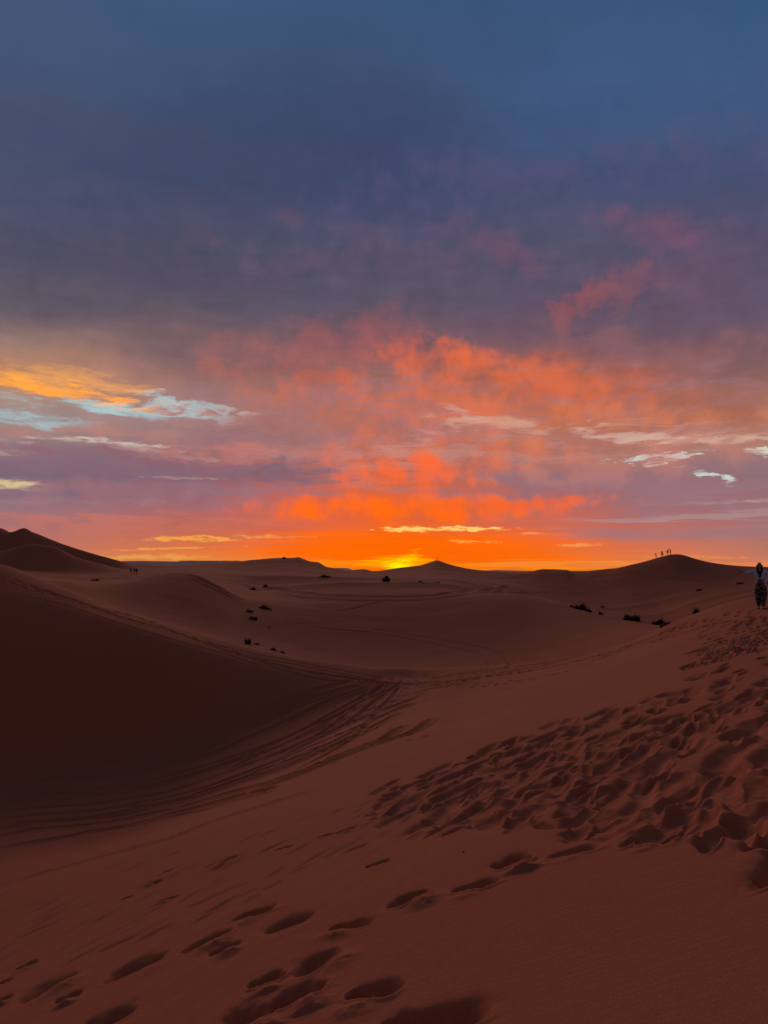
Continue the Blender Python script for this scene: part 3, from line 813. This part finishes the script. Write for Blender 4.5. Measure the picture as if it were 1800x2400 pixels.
def link_mesh(name, vs, fs, m_, parent=None, smooth_=True):
    q = bpy.data.meshes.new(name); q.from_pydata([tuple(v) for v in vs], [], fs); q.update()
    if smooth_: q.polygons.foreach_set('use_smooth', [True]*len(q.polygons))
    q.materials.append(m_)
    o = bpy.data.objects.new(name, q); C.objects.link(o)
    if parent: o.parent = parent
    return o
def tag(o, label, cat, group=None):
    o['label'] = label; o['category'] = cat
    if group: o['group'] = group
    return o
def empty(name, loc, rz=0, sc=1):
    o = bpy.data.objects.new(name, None); C.objects.link(o); o.location = loc; o.rotation_euler = (0, 0, rz); o.scale = (sc, sc, sc)
    o.empty_display_size = .2
    return o

# ------------------------------------------------------------------ far mesas beyond the dunes
def mesa(pts, dist, depth, z0=-30):
    """table hill: flat eroded top, sloping flanks, real depth"""
    vs, fs = [], []
    xs = np.linspace(pts[0][0], pts[-1][0], 90)
    for px in xs:
        py = float(np.interp(px, [p[0] for p in pts], [p[1] for p in pts])) + rng.normal(0, .12)
        a = pix_az(px, py)
        for (rr_, f_) in ((dist*.93, 0), (dist, 1), (dist+depth, 1), (dist+depth*1.2, 0)):
            zz = dist*pix_tan(px, py)
            z_ = z0 + (zz-z0)*f_
            vs.append((math.sin(a)*rr_, math.cos(a)*rr_, z_))
    for k in range(len(xs)-1):
        for q in range(3):
            a = k*4+q
            fs.append((a, a+4, a+5, a+1))
    o = link_mesh('mesa', vs, fs, M_hazed_rock, None, False)
    o['kind'] = 'structure'
    return o
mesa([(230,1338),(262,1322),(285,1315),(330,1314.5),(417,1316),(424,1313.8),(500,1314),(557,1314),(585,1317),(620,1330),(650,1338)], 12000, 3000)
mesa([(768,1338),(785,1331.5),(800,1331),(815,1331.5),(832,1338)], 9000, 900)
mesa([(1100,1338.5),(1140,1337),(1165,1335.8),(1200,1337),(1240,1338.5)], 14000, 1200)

# ------------------------------------------------------------------ shrubs
def shrub_mesh(name, w, hgt, n, mt, seed, cx, cy, cz):
    rn = random.Random(seed)
    vs, fs = [], []
    for _ in range(n):
        # clumps through the mound's volume
        a = rn.uniform(0, 2*math.pi); rad = w*.5*rn.random()**.62*(.82+.18*math.sin(3*a+seed))
        bx, by = math.cos(a)*rad, math.sin(a)*rad*.7
        top = hgt*max(.12, 1-(rad/(w*.5))**1.5)*rn.uniform(.5, 1.08)*(.8+.3*math.sin(2.3*bx/w*6+seed))
        gz = ground_z(cx+bx, cy+by)-cz
        top *= rn.choice((1, 1, 1, 1, 1, 1.4))
        lean = rn.uniform(.1, .6)*top; la = a + rn.gauss(0, .7)
        tw = rn.uniform(.018, .05)*max(.7, hgt)
        p0 = Vector((bx, by, gz-.12)); p2 = p0 + Vector((math.cos(la)*lean, math.sin(la)*lean, top+.12))
        p1 = (p0+p2)/2 + Vector((rn.gauss(0, .05), rn.gauss(0, .05), top*.15))
        sd = Vector((math.cos(la+1.57), math.sin(la+1.57), 0))*tw
        k = len(vs)
        vs += [p0-sd, p0+sd, p1-sd*.9, p1+sd*.9, p2]
        fs += [(k, k+1, k+3, k+2), (k+2, k+3, k+4)]
        # small leaf clusters on the stem
        for q in range(4):
            c = p0.lerp(p2, rn.uniform(.25, 1.0)) + Vector((rn.gauss(0, .07), rn.gauss(0, .07), rn.gauss(0, .04)))*max(.6, hgt)
            s = rn.uniform(.03, .08)*max(.6, hgt)
            d1 = Vector((rn.gauss(0, 1), rn.gauss(0, 1), rn.gauss(0, 1))).normalized()*s
            d2 = Vector((rn.gauss(0, 1), rn.gauss(0, 1), rn.gauss(0, 1))).normalized()*s*.6
            k = len(vs); vs += [c-d1, c+d2, c+d1, c-d2]; fs += [(k, k+1, k+2, k+3)]
    o = link_mesh(name, vs, fs, mt)
    return o
SH = [ # px, py(base), width px, height px, label, material
 (223,1363,22,7,'dark low spiky shrub alone at the far left, nearer than the three walkers','l'),
 (592,1386,22,7,'flat dark shrub highest in the clump on the left slope','l'),
 (622,1380,20,6,'small dark shrub on the left slope, furthest up and right of its clump','l'),
 (621,1425,36,9,'long dark shrub trailing down to the right in the middle of the left slope clump','l'),
 (585,1434,20,7,'short two-humped shrub on the left slope, between the long one and the lowest dark one','l'),
 (594,1451,24,8,'dark green shrub lowest on the open left slope, above the upright tuft','l'),
 (581,1509,14,15,'upright dark green tuft standing just behind the left ridge crest','g'),
 (602,1510,16,4,'thin dry tuft lying right of the upright green tuft behind the left ridge','d'),
 (641,1524,18,5,'low brown tuft poking over the left ridge crest, right of the upright green tuft','d'),
 (662,1530,14,4,'tiny brown tuft at the lip of the left ridge, nearest the saddle','d'),
 (762,1357,38,6,'long flat dark strip of scrub below the middle left dune top','l'),
 (985,1371,10,4,'tiny dark tuft right of the dark shelter in the far basin','l'),
 (1026,1371,14,3,'tiny faint dry tuft below the central peaked dune','d'),
 (1362,1428,36,14,'dark sloping bush leftmost in the hollow on the right','l'),
 (1380,1434,18,7,'small dark bush touching the lower end of the leftmost bush in the right hollow','l'),
 (1340,1423,14,5,'thin brown sprig at the left tip of the leftmost bush in the right hollow','d'),
 (1408,1441,14,8,'small pale green tuft half buried behind the rounded dune edge','g'),
 (1412,1430,12,5,'reddish dry tuft just above the small pale green tuft','r'),
 (1482,1455,44,16,'wide domed black bush in the middle of the right hollow','l'),
 (1543,1464,34,12,'dark bush, left of the touching pair at the bottom of the right hollow','l'),
 (1562,1472,30,14,'dark green spiky bush, right of the touching pair where it meets the near ridge','g'),
 (1632,1441,22,13,'round black bush peeping over the near ridge, between the hollow pair and the person','l'),
 (1638,1384,18,5,'flat dark shrub on the far right hillside, below the four hilltop figures','l'),
 (1734,1369,20,5,'flat dark shrub on the far right hillside beside the pointing hand','l'),
]
M_green = mat('green_leaf', (.018, .034, .014), .8, .2, (.035, .05, .02), 6)
MM = {'l': M_leaf, 'g': M_green, 'd': M_dry, 'r': M_red}
for k, (px, py, wp, hp, lab, ml) in enumerate(SH):
    p = hit(px, py, 50.0)
    s = p.length/F
    o = shrub_mesh('desert_shrub' if ml in 'lg' else 'dry_tuft', wp*s, hp*s*1.15, int(90+wp*7), MM[ml], 100+k, p.x, p.y, ground_z(p.x, p.y))
    o.location = (p.x, p.y, ground_z(p.x, p.y))
    tag(o, lab, 'shrub', 'shrubs scattered over the dunes')

# ------------------------------------------------------------------ small stones
def stone(px, py, size, mt, name, lab, cat, rmin=1.0):
    p = hit(px, py, rmin)
    vs, fs = [], []
    nu, nv_ = 12, 8
    rn = random.Random(int(px))
    for a in range(nv_+1):
        th = math.pi*a/nv_
        for c in range(nu):
            ph = 2*math.pi*c/nu
            rr_ = size*(1+.18*math.sin(3*ph+1)*math.sin(th)+rn.uniform(-.07, .07))
            vs.append((rr_*math.sin(th)*math.cos(ph)*1.3, rr_*math.sin(th)*math.sin(ph), rr_*math.cos(th)*.7))
    for a in range(nv_):
        for c in range(nu):
            fs.append((a*nu+c, a*nu+(c+1) % nu, (a+1)*nu+(c+1) % nu, (a+1)*nu+c))
    o = link_mesh(name, vs, fs, mt)
    o.location = (p.x, p.y, ground_z(p.x, p.y)+size*.35)
    return tag(o, lab, cat)
stone(1086, 1998, .008, M_peb, 'pebble', 'tiny black pebble alone on smooth sand above the big central footprint', 'pebble')
stone(630, 1469, .20, M_stone, 'stone', 'small pale stone on the open slope below the left shrub clump', 'stone', 50)
stone(1484, 1394, .18, M_stone, 'stone', 'tiny pale stone on the dark hillside above the right hollow', 'stone', 60)
stone(665, 1309.5, .75, M_peb, 'boulder', 'small dark rock on the skyline of the middle left dune', 'rock', 240)

# ------------------------------------------------------------------ dark shelter in the far basin
def shelter():
    p = hit(905, 1366, 150)
    s = p.length/F
    o = empty('shelter', (p.x, p.y, ground_z(p.x, p.y)-.1), math.radians(6))
    tag(o, 'dark boxy shelter with a slightly sloping roof alone in the far basin', 'shelter')
    w, h1, h2, dp = 17*s, 9.6*s, 8*s, 11*s
    vs = [(-w/2,-dp/2,0),(w/2,-dp/2,0),(w/2,dp/2,0),(-w/2,dp/2,0),(-w/2*.98,-dp/2,h1),(w/2*.96,-dp/2,h2),(w/2*.96,dp/2,h2),(-w/2*.98,dp/2,h1)]
    link_mesh('wall', vs, [(0,1,5,4),(1,2,6,5),(2,3,7,6),(3,0,4,7)], M_tent, o, False)
    e = .12; n = 8
    rv, rf = [], []
    for a in range(n+1):
        x = -w/2-e + (w+2*e)*a/n; z = h1+.02+(h2-h1)*a/n - .10*math.sin(math.pi*a/n)
        for y in (-dp/2-e, dp/2+e): rv += [(x, y, z), (x, y, z+.09)]
    for a in range(n):
        k = a*4
        rf += [(k, k+4, k+5, k+1), (k+2, k+3, k+7, k+6), (k+1, k+5, k+7, k+3), (k, k+2, k+6, k+4)]
    rf += [(0, 1, 3, 2), (n*4, n*4+2, n*4+3, n*4+1)]
    link_mesh('roof', rv, rf, M_tent, o, False)
    link_mesh('door_flap', [(-.4,-dp/2-.05,0),(.5,-dp/2-.05,0),(.45,-dp/2-.02,1.4),(-.35,-dp/2-.02,1.4)], [(0,1,2,3)], M_dark, o, False)
    for sx in (-1, 1):
        vv, ff = [], []
        x0, y0, x1, y1 = sx*w/2, -dp/2-.1, sx*(w/2+.9), -dp/2-.5
        for (x, y, z) in ((x0, y0, h2*.95), (x1, y1, 0)):
            for q in range(4):
                an = q*math.pi/2; vv.append((x+.02*math.cos(an), y, z+.02*math.sin(an)))
        ff = [(q, (q+1) % 4, 4+(q+1) % 4, 4+q) for q in range(4)]
        link_mesh('guy_rope', vv, ff, M_dark, o, False)
shelter()

# ------------------------------------------------------------------ people
def skinned(name, nodes, edges, m_, parent=None, root=0, sub=2):
    """one continuous skinned surface: nodes (x,y,z,r) or (x,y,z,rx,ry)"""
    q = bpy.data.meshes.new(name)
    q.from_pydata([n[:3] for n in nodes], edges, [])
    o = bpy.data.objects.new(name, q); C.objects.link(o)
    md = o.modifiers.new('skin', 'SKIN'); md.use_smooth_shade = True
    for k, n in enumerate(nodes):
        sv = q.skin_vertices[0].data[k]
        sv.radius = (n[3], n[4] if len(n) > 4 else n[3])
        sv.use_root = (k == root)
    sd = o.modifiers.new('sub', 'SUBSURF'); sd.levels = sub; sd.render_levels = sub
    q.materials.append(m_)
    if parent: o.parent = parent
    return o

def chain(nodes, edges, start, pts):
    prev = start
    for p in pts:
        nodes.append(p); edges.append((prev, len(nodes)-1)); prev = len(nodes)-1
    return prev

def hand(nodes_list, wrist, dirv, up, palm_r=.026):
    """five short tapered fingers, each its own chain rooted in the palm"""
    out = []
    dirv = dirv.normalized(); side = dirv.cross(up).normalized(); nrm = side.cross(dirv).normalized()
    for k, (o_, ln) in enumerate(((-.030, .072), (-.011, .082), (.010, .078), (.029, .062))):
        b0 = wrist + dirv*.06 + side*o_
        b1 = b0 + dirv*ln*.5 + side*o_*.15 - nrm*.004
        b2 = b0 + dirv*ln*.95 + side*o_*.25 - nrm*.018
        out.append([b0, b1, b2])
    t0 = wrist + dirv*.02 + side*-.026
    out.append([t0, t0 + dirv*.028 + side*-.026 - nrm*.006, t0 + dirv*.058 + side*-.036 - nrm*.014])
    return out

def main_person():
    fx, fy = 1784, 1428
    p = hit(fx, fy)
    root = empty('person', (p.x, p.y, ground_z(p.x, p.y)-.015), -math.atan2(p.x, p.y), .925)
    tag(root, 'person in light blue blouse and black patterned trousers on the near ridge, arm out', 'person')
    # local frame: +x is image right, -y towards the camera. height 1.66
    N = []; Ed = []
    N.append((0, 0, .90, .115, .085))                                   # pelvis
    sp = chain(N, Ed, 0, [(0, .0, 1.05, .105, .075), (.0, .0, 1.20, .125, .085), (0, .0, 1.335, .13, .075)])
    nk = chain(N, Ed, sp, [(0, -.005, 1.43, .046, .046)])
    hd = chain(N, Ed, nk, [(0, -.015, 1.50, .062, .07), (0, -.02, 1.565, .080, .092), (0, -.01, 1.63, .074, .084), (0, -.005, 1.68, .040, .045)])
    # right arm (image left) stretched out, a little below the shoulder line then up to the hand
    sh = Vector((-.165, 0, 1.365)); elb = Vector((-.44, -.03, 1.285)); wr = Vector((-.645, -.08, 1.375))
    a1 = chain(N, Ed, sp, [(*sh, .052), (*(sh.lerp(elb, .5)), .044), (*elb, .036), (*(elb.lerp(wr, .45)), .033), (*wr, .022, .026)])
    chain(N, Ed, a1, [(*(wr + (wr-elb).normalized()*.06), .020, .038)])
    # left arm bent, hand near the hip holding the bag
    sh2 = Vector((.165, 0, 1.365)); el2 = Vector((.275, .03, 1.13)); wr2 = Vector((.25, -.13, .985))
    a2 = chain(N, Ed, sp, [(*sh2, .052), (*(sh2.lerp(el2, .5)), .043), (*el2, .036), (*(el2.lerp(wr2, .45)), .032), (*wr2, .022, .026)])
    chain(N, Ed, a2, [(*(wr2 + (wr2-el2).normalized()*.055), .036, .02)])
    for sx, ya in ((-1, .0), (1, -.06)):
        chain(N, Ed, 0, [(sx*.085, 0, .84, .092), (sx*.09, ya*.3-.01, .66, .078), (sx*.085, ya-.02, .47, .056), (sx*.08, ya*.8+.01, .30, .053), (sx*.07, ya*.7+.01, .10, .034), (sx*.075, ya*.7-.03, .045, .038, .03), (sx*.09, ya*.7-.14, .03, .036, .022)])
    skinned('body', N, Ed, M_skin, root)
    for w_, e_, up in ((wr, elb, Vector((0, 0, 1))), (wr2, el2, Vector((0, -1, .3)))):
        for f_ in hand(None, w_, w_-e_, up):
            skinned('finger', [(*f_[0], .010), (*f_[1], .009), (*f_[2], .0065)], [(0, 1), (1, 2)], M_skin, root, sub=1)
    # face: nose, eyes, ears as small features of the head
    skinned('nose', [(0, -.098, 1.585, .009), (0, -.112, 1.560, .013), (0, -.104, 1.548, .010)], [(0, 1), (1, 2)], M_skin, root, sub=1)
    for sx in (-1, 1):
        skinned('ear', [(sx*.076, -.005, 1.585, .010, .014), (sx*.080, -.002, 1.560, .009, .012), (sx*.074, -.006, 1.538, .007)], [(0, 1), (1, 2)], M_skin, root, sub=1)
        skinned('eye', [(sx*.03-.008, -.097, 1.580, .006), (sx*.03, -.101, 1.581, .008), (sx*.03+.008, -.097, 1.580, .006)], [(0, 1), (1, 2)], M_hair, root, sub=1)
    skinned('mouth', [(-.02, -.096, 1.522, .005), (0, -.101, 1.523, .007), (.02, -.096, 1.522, .005)], [(0, 1), (1, 2)], M_red, root, sub=1)
    # long dark hair framing the face and falling over the chest
    H = [(0, .018, 1.635, .122, .102)]; He = []
    chain(H, He, 0, [(0, .045, 1.56, .088, .065), (.0, .055, 1.46, .088, .05), (0, .06, 1.36, .09, .035)])
    for sx in (-1, 1):
        chain(H, He, 0, [(sx*.06, .0, 1.56, .034, .05), (sx*.072, -.02, 1.47, .034, .045), (sx*.072, -.07, 1.38, .026, .03), (sx*.06, -.10, 1.28, .018, .02)])
    skinned('hair', H, He, M_hair, root)
    # black V top under the open blouse
    T = [(0, -.02, 1.10, .112, .085)]; Te = []
    chain(T, Te, 0, [(0, -.03, 1.20, .10, .09), (0, -.035, 1.32, .075, .07), (0, -.02, 1.41, .058, .052)])
    skinned('top', T, Te, M_black, root)
    # blouse: two fronts and back, sleeves to the elbow
    Bn = [(0, .012, 1.10, .150, .10)]; Be = []
    b = chain(Bn, Be, 0, [(0, .02, 1.22, .165, .09), (0, .028, 1.34, .155, .068)])
    chain(Bn, Be, b, [(-.18, .0, 1.365, .078), (-.30, -.012, 1.325, .084), (-.40, -.022, 1.295, .082), (-.50, -.045, 1.312, .060)])
    chain(Bn, Be, b, [(.17, .0, 1.372, .066), (.235, .014, 1.25, .070), (.27, .024, 1.15, .066), (.268, -.01, 1.09, .056)])
    skinned('blouse', Bn, Be, M_blouse, root)
    for sx in (-1, 1):      # the fronts, knotted at the waist
        skinned('blouse_front', [(sx*.12, -.045, 1.385, .040, .03), (sx*.115, -.085, 1.28, .062, .030), (sx*.10, -.105, 1.18, .070, .030), (sx*.055, -.115, 1.09, .050, .025), (sx*.05, -.105, 1.03, .022, .014)], [(0, 1), (1, 2), (2, 3), (3, 4)], M_blouse, root)
    skinned('cuff', [(-.49, -.042, 1.308, .064), (-.53, -.052, 1.325, .060)], [(0, 1)], M_blouse, root, sub=1)
    # loose printed trousers gathered at the calf
    Tn = [(0, .005, 1.03, .125, .10)]; Tc = []
    hp_ = chain(Tn, Tc, 0, [(0, .005, .92, .165, .125)])
    for sx, ya in ((-1, .0), (1, -.05)):
        chain(Tn, Tc, hp_, [(sx*.095, ya*.3, .76, .150, .12), (sx*.095, ya-.01, .58, .150, .12), (sx*.09, ya-.01, .42, .130, .11), (sx*.075, ya, .27, .090, .085), (sx*.072, ya, .10, .062, .06)])
    skinned('trousers', Tn, Tc, M_pat, root)
    skinned('belt', [(-.10, -.03, 1.045, .035, .05), (0, -.085, 1.045, .03, .03), (.10, -.03, 1.045, .035, .05)], [(0, 1), (1, 2)], M_black, root, 1, 1)
    for sx, ya in ((-1, .0), (1, -.06)):
        skinned('shoe', [(sx*.075, ya*.7+.04, .045, .042, .036), (sx*.08, ya*.7-.04, .042, .045, .032), (sx*.09, ya*.7-.13, .036, .046, .026), (sx*.092, ya*.7-.175, .03, .03, .018)], [(0, 1), (1, 2), (2, 3)], M_shoe, root)
    # the bag: hangs by its strap from the bent arm
    M4 = root.matrix_basis.copy()
    bag = empty('tote_bag', M4 @ Vector((.33, -.09, .86)), root.rotation_euler[2])
    tag(bag, 'pale canvas tote bag hanging from the bent arm of the person on the ridge', 'bag')
    vs, fs = [], []
    nx_, nz_ = 10, 10
    for side in (-1, 1):
        for a in range(nz_+1):
            for c in range(nx_+1):
                u = c/nx_*2-1; v2 = a/nz_
                wdt = .15+.03*(1-v2); th = .055*math.sqrt(max(0, 1-u*u))*(1.1-.75*v2) + .004
                vs.append((u*wdt, side*th + .006*math.sin(9*u+5*v2), v2*.34 - .02*(1-u*u)*(1-v2)))
    half_ = (nx_+1)*(nz_+1)
    for s_ in range(2):
        for a in range(nz_):
            for c in range(nx_):
                k = s_*half_+a*(nx_+1)+c
                fs.append((k, k+1, k+nx_+2, k+nx_+1))
    for c in range(nx_): fs.append((c, c+1, half_+c+1, half_+c))
    for a in range(nz_):
        for c in (0, nx_):
            k = a*(nx_+1)+c; fs.append((k, k+nx_+1, half_+k+nx_+1, half_+k))
    link_mesh('pouch', vs, fs, M_bag, bag)
    for sy in (-1, 1):
        skinned('strap', [(-.09, sy*.02, .32, .010, .005), (-.06, sy*.02, .42, .010, .005), (-.02, sy*.01, .47, .010, .005), (.04, sy*.02, .42, .010, .005), (.09, sy*.02, .32, .010, .005)], [(0, 1), (1, 2), (2, 3), (3, 4)], M_bag, bag, sub=1)
main_person()

def far_person(px, py, label, group, pose='stand', m_=M_dark, hgt=1.7, rmin=100.0, turn=0.0, snap=True):
    """distant figure; the foot of each is set on the crest nearest to the seen foot"""
    a = pix_az(px, py); t = pix_tan(px, py)
    rs = np.exp(np.arange(math.log(rmin), math.log(600), .0015))
    zz = base_at(np.full(rs.shape, a), rs)
    k = int(np.argmax(zz/rs)) if snap else int(np.argmax(zz >= rs*t))
    r = rs[k]; x, y = math.sin(a)*r, math.cos(a)*r
    root = empty('person', (x, y, ground_z(x, y)-.04), -a+turn, hgt/1.7)
    tag(root, label, 'person', group)
    N = []; Ed = []
    def legs(l, rr_, hipz, foot_l, foot_r, knee_l, knee_r):
        for f_, kk in ((foot_l, knee_l), (foot_r, knee_r)):
            hx = .09 if f_[0] > 0 else -.09
            chain(N, Ed, 0, [(hx, 0, hipz-.06, .09), (*kk, .062), (f_[0], f_[1], .08, .042), (f_[0]*1.1, f_[1]-.14, .04, .04, .03)])
    if pose in ('stand', 'walk', 'arm'):
        N.append((0, 0, .92, .13, .10))
        sp = chain(N, Ed, 0, [(0, 0, 1.08, .125, .09), (0, 0, 1.25, .15, .10), (0, 0, 1.38, .14, .08)])
        chain(N, Ed, sp, [(0, 0, 1.48, .05), (0, -.01, 1.56, .085, .095), (0, -.01, 1.66, .07, .08)])
        st = .22 if pose == 'walk' else .06
        legs(0, 0, .92, (.12, -st, 0), (-.12, st, 0), (.11, -st*.6-.04, .48), (-.11, st*.3-.04, .48))
        if pose == 'arm':
            chain(N, Ed, sp, [(.19, 0, 1.40, .055), (.40, -.05, 1.52, .042), (.60, -.08, 1.68, .035), (.67, -.09, 1.74, .034, .02)])
        else:
            chain(N, Ed, sp, [(.20, 0, 1.38, .055), (.25, .04, 1.12, .042), (.24, -.04, .88, .034), (.24, -.06, .80, .035, .02)])
        chain(N, Ed, sp, [(-.20, 0, 1.38, .055), (-.26, .04, 1.12, .042), (-.24, -.06, .88, .034), (-.24, -.08, .80, .035, .02)])
    elif pose == 'bend':      # leaning far over to the left with head down
        N.append((.05, 0, .95, .13, .11))
        sp = chain(N, Ed, 0, [(.04, 0, 1.12, .12, .10), (-.04, 0, 1.32, .13, .11), (-.17, 0, 1.47, .12, .10)])
        chain(N, Ed, sp, [(-.28, 0, 1.53, .05), (-.38, 0, 1.52, .085), (-.47, 0, 1.47, .07)])
        chain(N, Ed, sp, [(-.20, -.15, 1.42, .05), (-.32, -.16, 1.22, .04), (-.42, -.15, 1.05, .034), (-.46, -.15, .98, .03)])
        chain(N, Ed, sp, [(-.18, .15, 1.42, .05), (-.28, .16, 1.22, .04), (-.38, .15, 1.05, .034), (-.42, .15, .98, .03)])
        legs(0, 0, .95, (.10, .02, 0), (-.04, .0, 0), (.11, -.02, .50), (-.02, -.02, .50))
    elif pose == 'kneel':     # crouching low
        N.append((.05, 0, .42, .17, .14))
        sp = chain(N, Ed, 0, [(.02, 0, .60, .16, .12), (-.05, 0, .80, .16, .11)])
        chain(N, Ed, sp, [(-.08, 0, .91, .05), (-.10, -.01, 1.00, .085, .095), (-.10, -.01, 1.09, .07)])
        for sx in (-1, 1):
            chain(N, Ed, 0, [(-.10, sx*.13, .38, .09), (-.38, sx*.16, .46, .07), (-.30, sx*.14, .08, .045), (-.42, sx*.15, .04, .035)])
            chain(N, Ed, sp, [(-.08, sx*.20, .80, .05), (-.24, sx*.22, .62, .04), (-.36, sx*.17, .52, .035), (-.42, sx*.15, .50, .03)])
    skinned('body', N, Ed, m_, root, sub=1)
    # hair or head cloth as its own piece
    if pose in ('stand', 'walk', 'arm'):
        skinned('headscarf', [(0, .01, 1.67, .085, .085), (0, .05, 1.55, .09, .06), (0, .06, 1.42, .08, .04)], [(0, 1), (1, 2)], m_, root, sub=1)
        if pose != 'walk':
            skinned('coat', [(0, 0, 1.36, .17, .11), (0, 0, 1.1, .17, .13), (0, 0, .78, .19, .15)], [(0, 1), (1, 2)], m_, root, sub=1)
    return root
g1 = 'group of figures on the right hilltop'
far_person(1537.5, 1307, 'lone person standing lowest and leftmost on the right hilltop', g1, 'stand', M_dark, 1.7, turn=1.2)
far_person(1551.5, 1303, 'dark clad person standing behind the crouching one on the right hilltop', g1, 'stand', M_black, 1.72, turn=.3)
far_person(1554.5, 1302, 'person crouching at the feet of a standing one on the right hilltop', g1, 'kneel', M_black, 1.7)
far_person(1564.5, 1299, 'broad dark person standing upright beside the bending one on the right hilltop', g1, 'stand', M_black, 1.65)
far_person(1571, 1297.5, 'person in dark red bending over to the left, highest on the right hilltop', g1, 'bend', M_red, 1.95)
far_person(1024.5, 1312.5, 'tiny person with an arm raised on top of the central peaked dune by the sunset', None, 'arm', M_dark, 1.5, rmin=240)
g2 = 'three walkers in the far left basin'
far_person(306, 1345, 'dark walker leftmost of three, a little apart, in the far left basin', g2, 'walk', M_black, 1.75, rmin=130, snap=False)
far_person(314.5, 1345.5, 'dark walker in the middle of three in the far left basin', g2, 'walk', M_black, 1.7, rmin=130, snap=False)
far_person(320, 1346.5, 'dark walker rightmost of three in the far left basin', g2, 'stand', M_black, 1.7, rmin=130, snap=False)
print('grid', NA, NR, NA*NR)
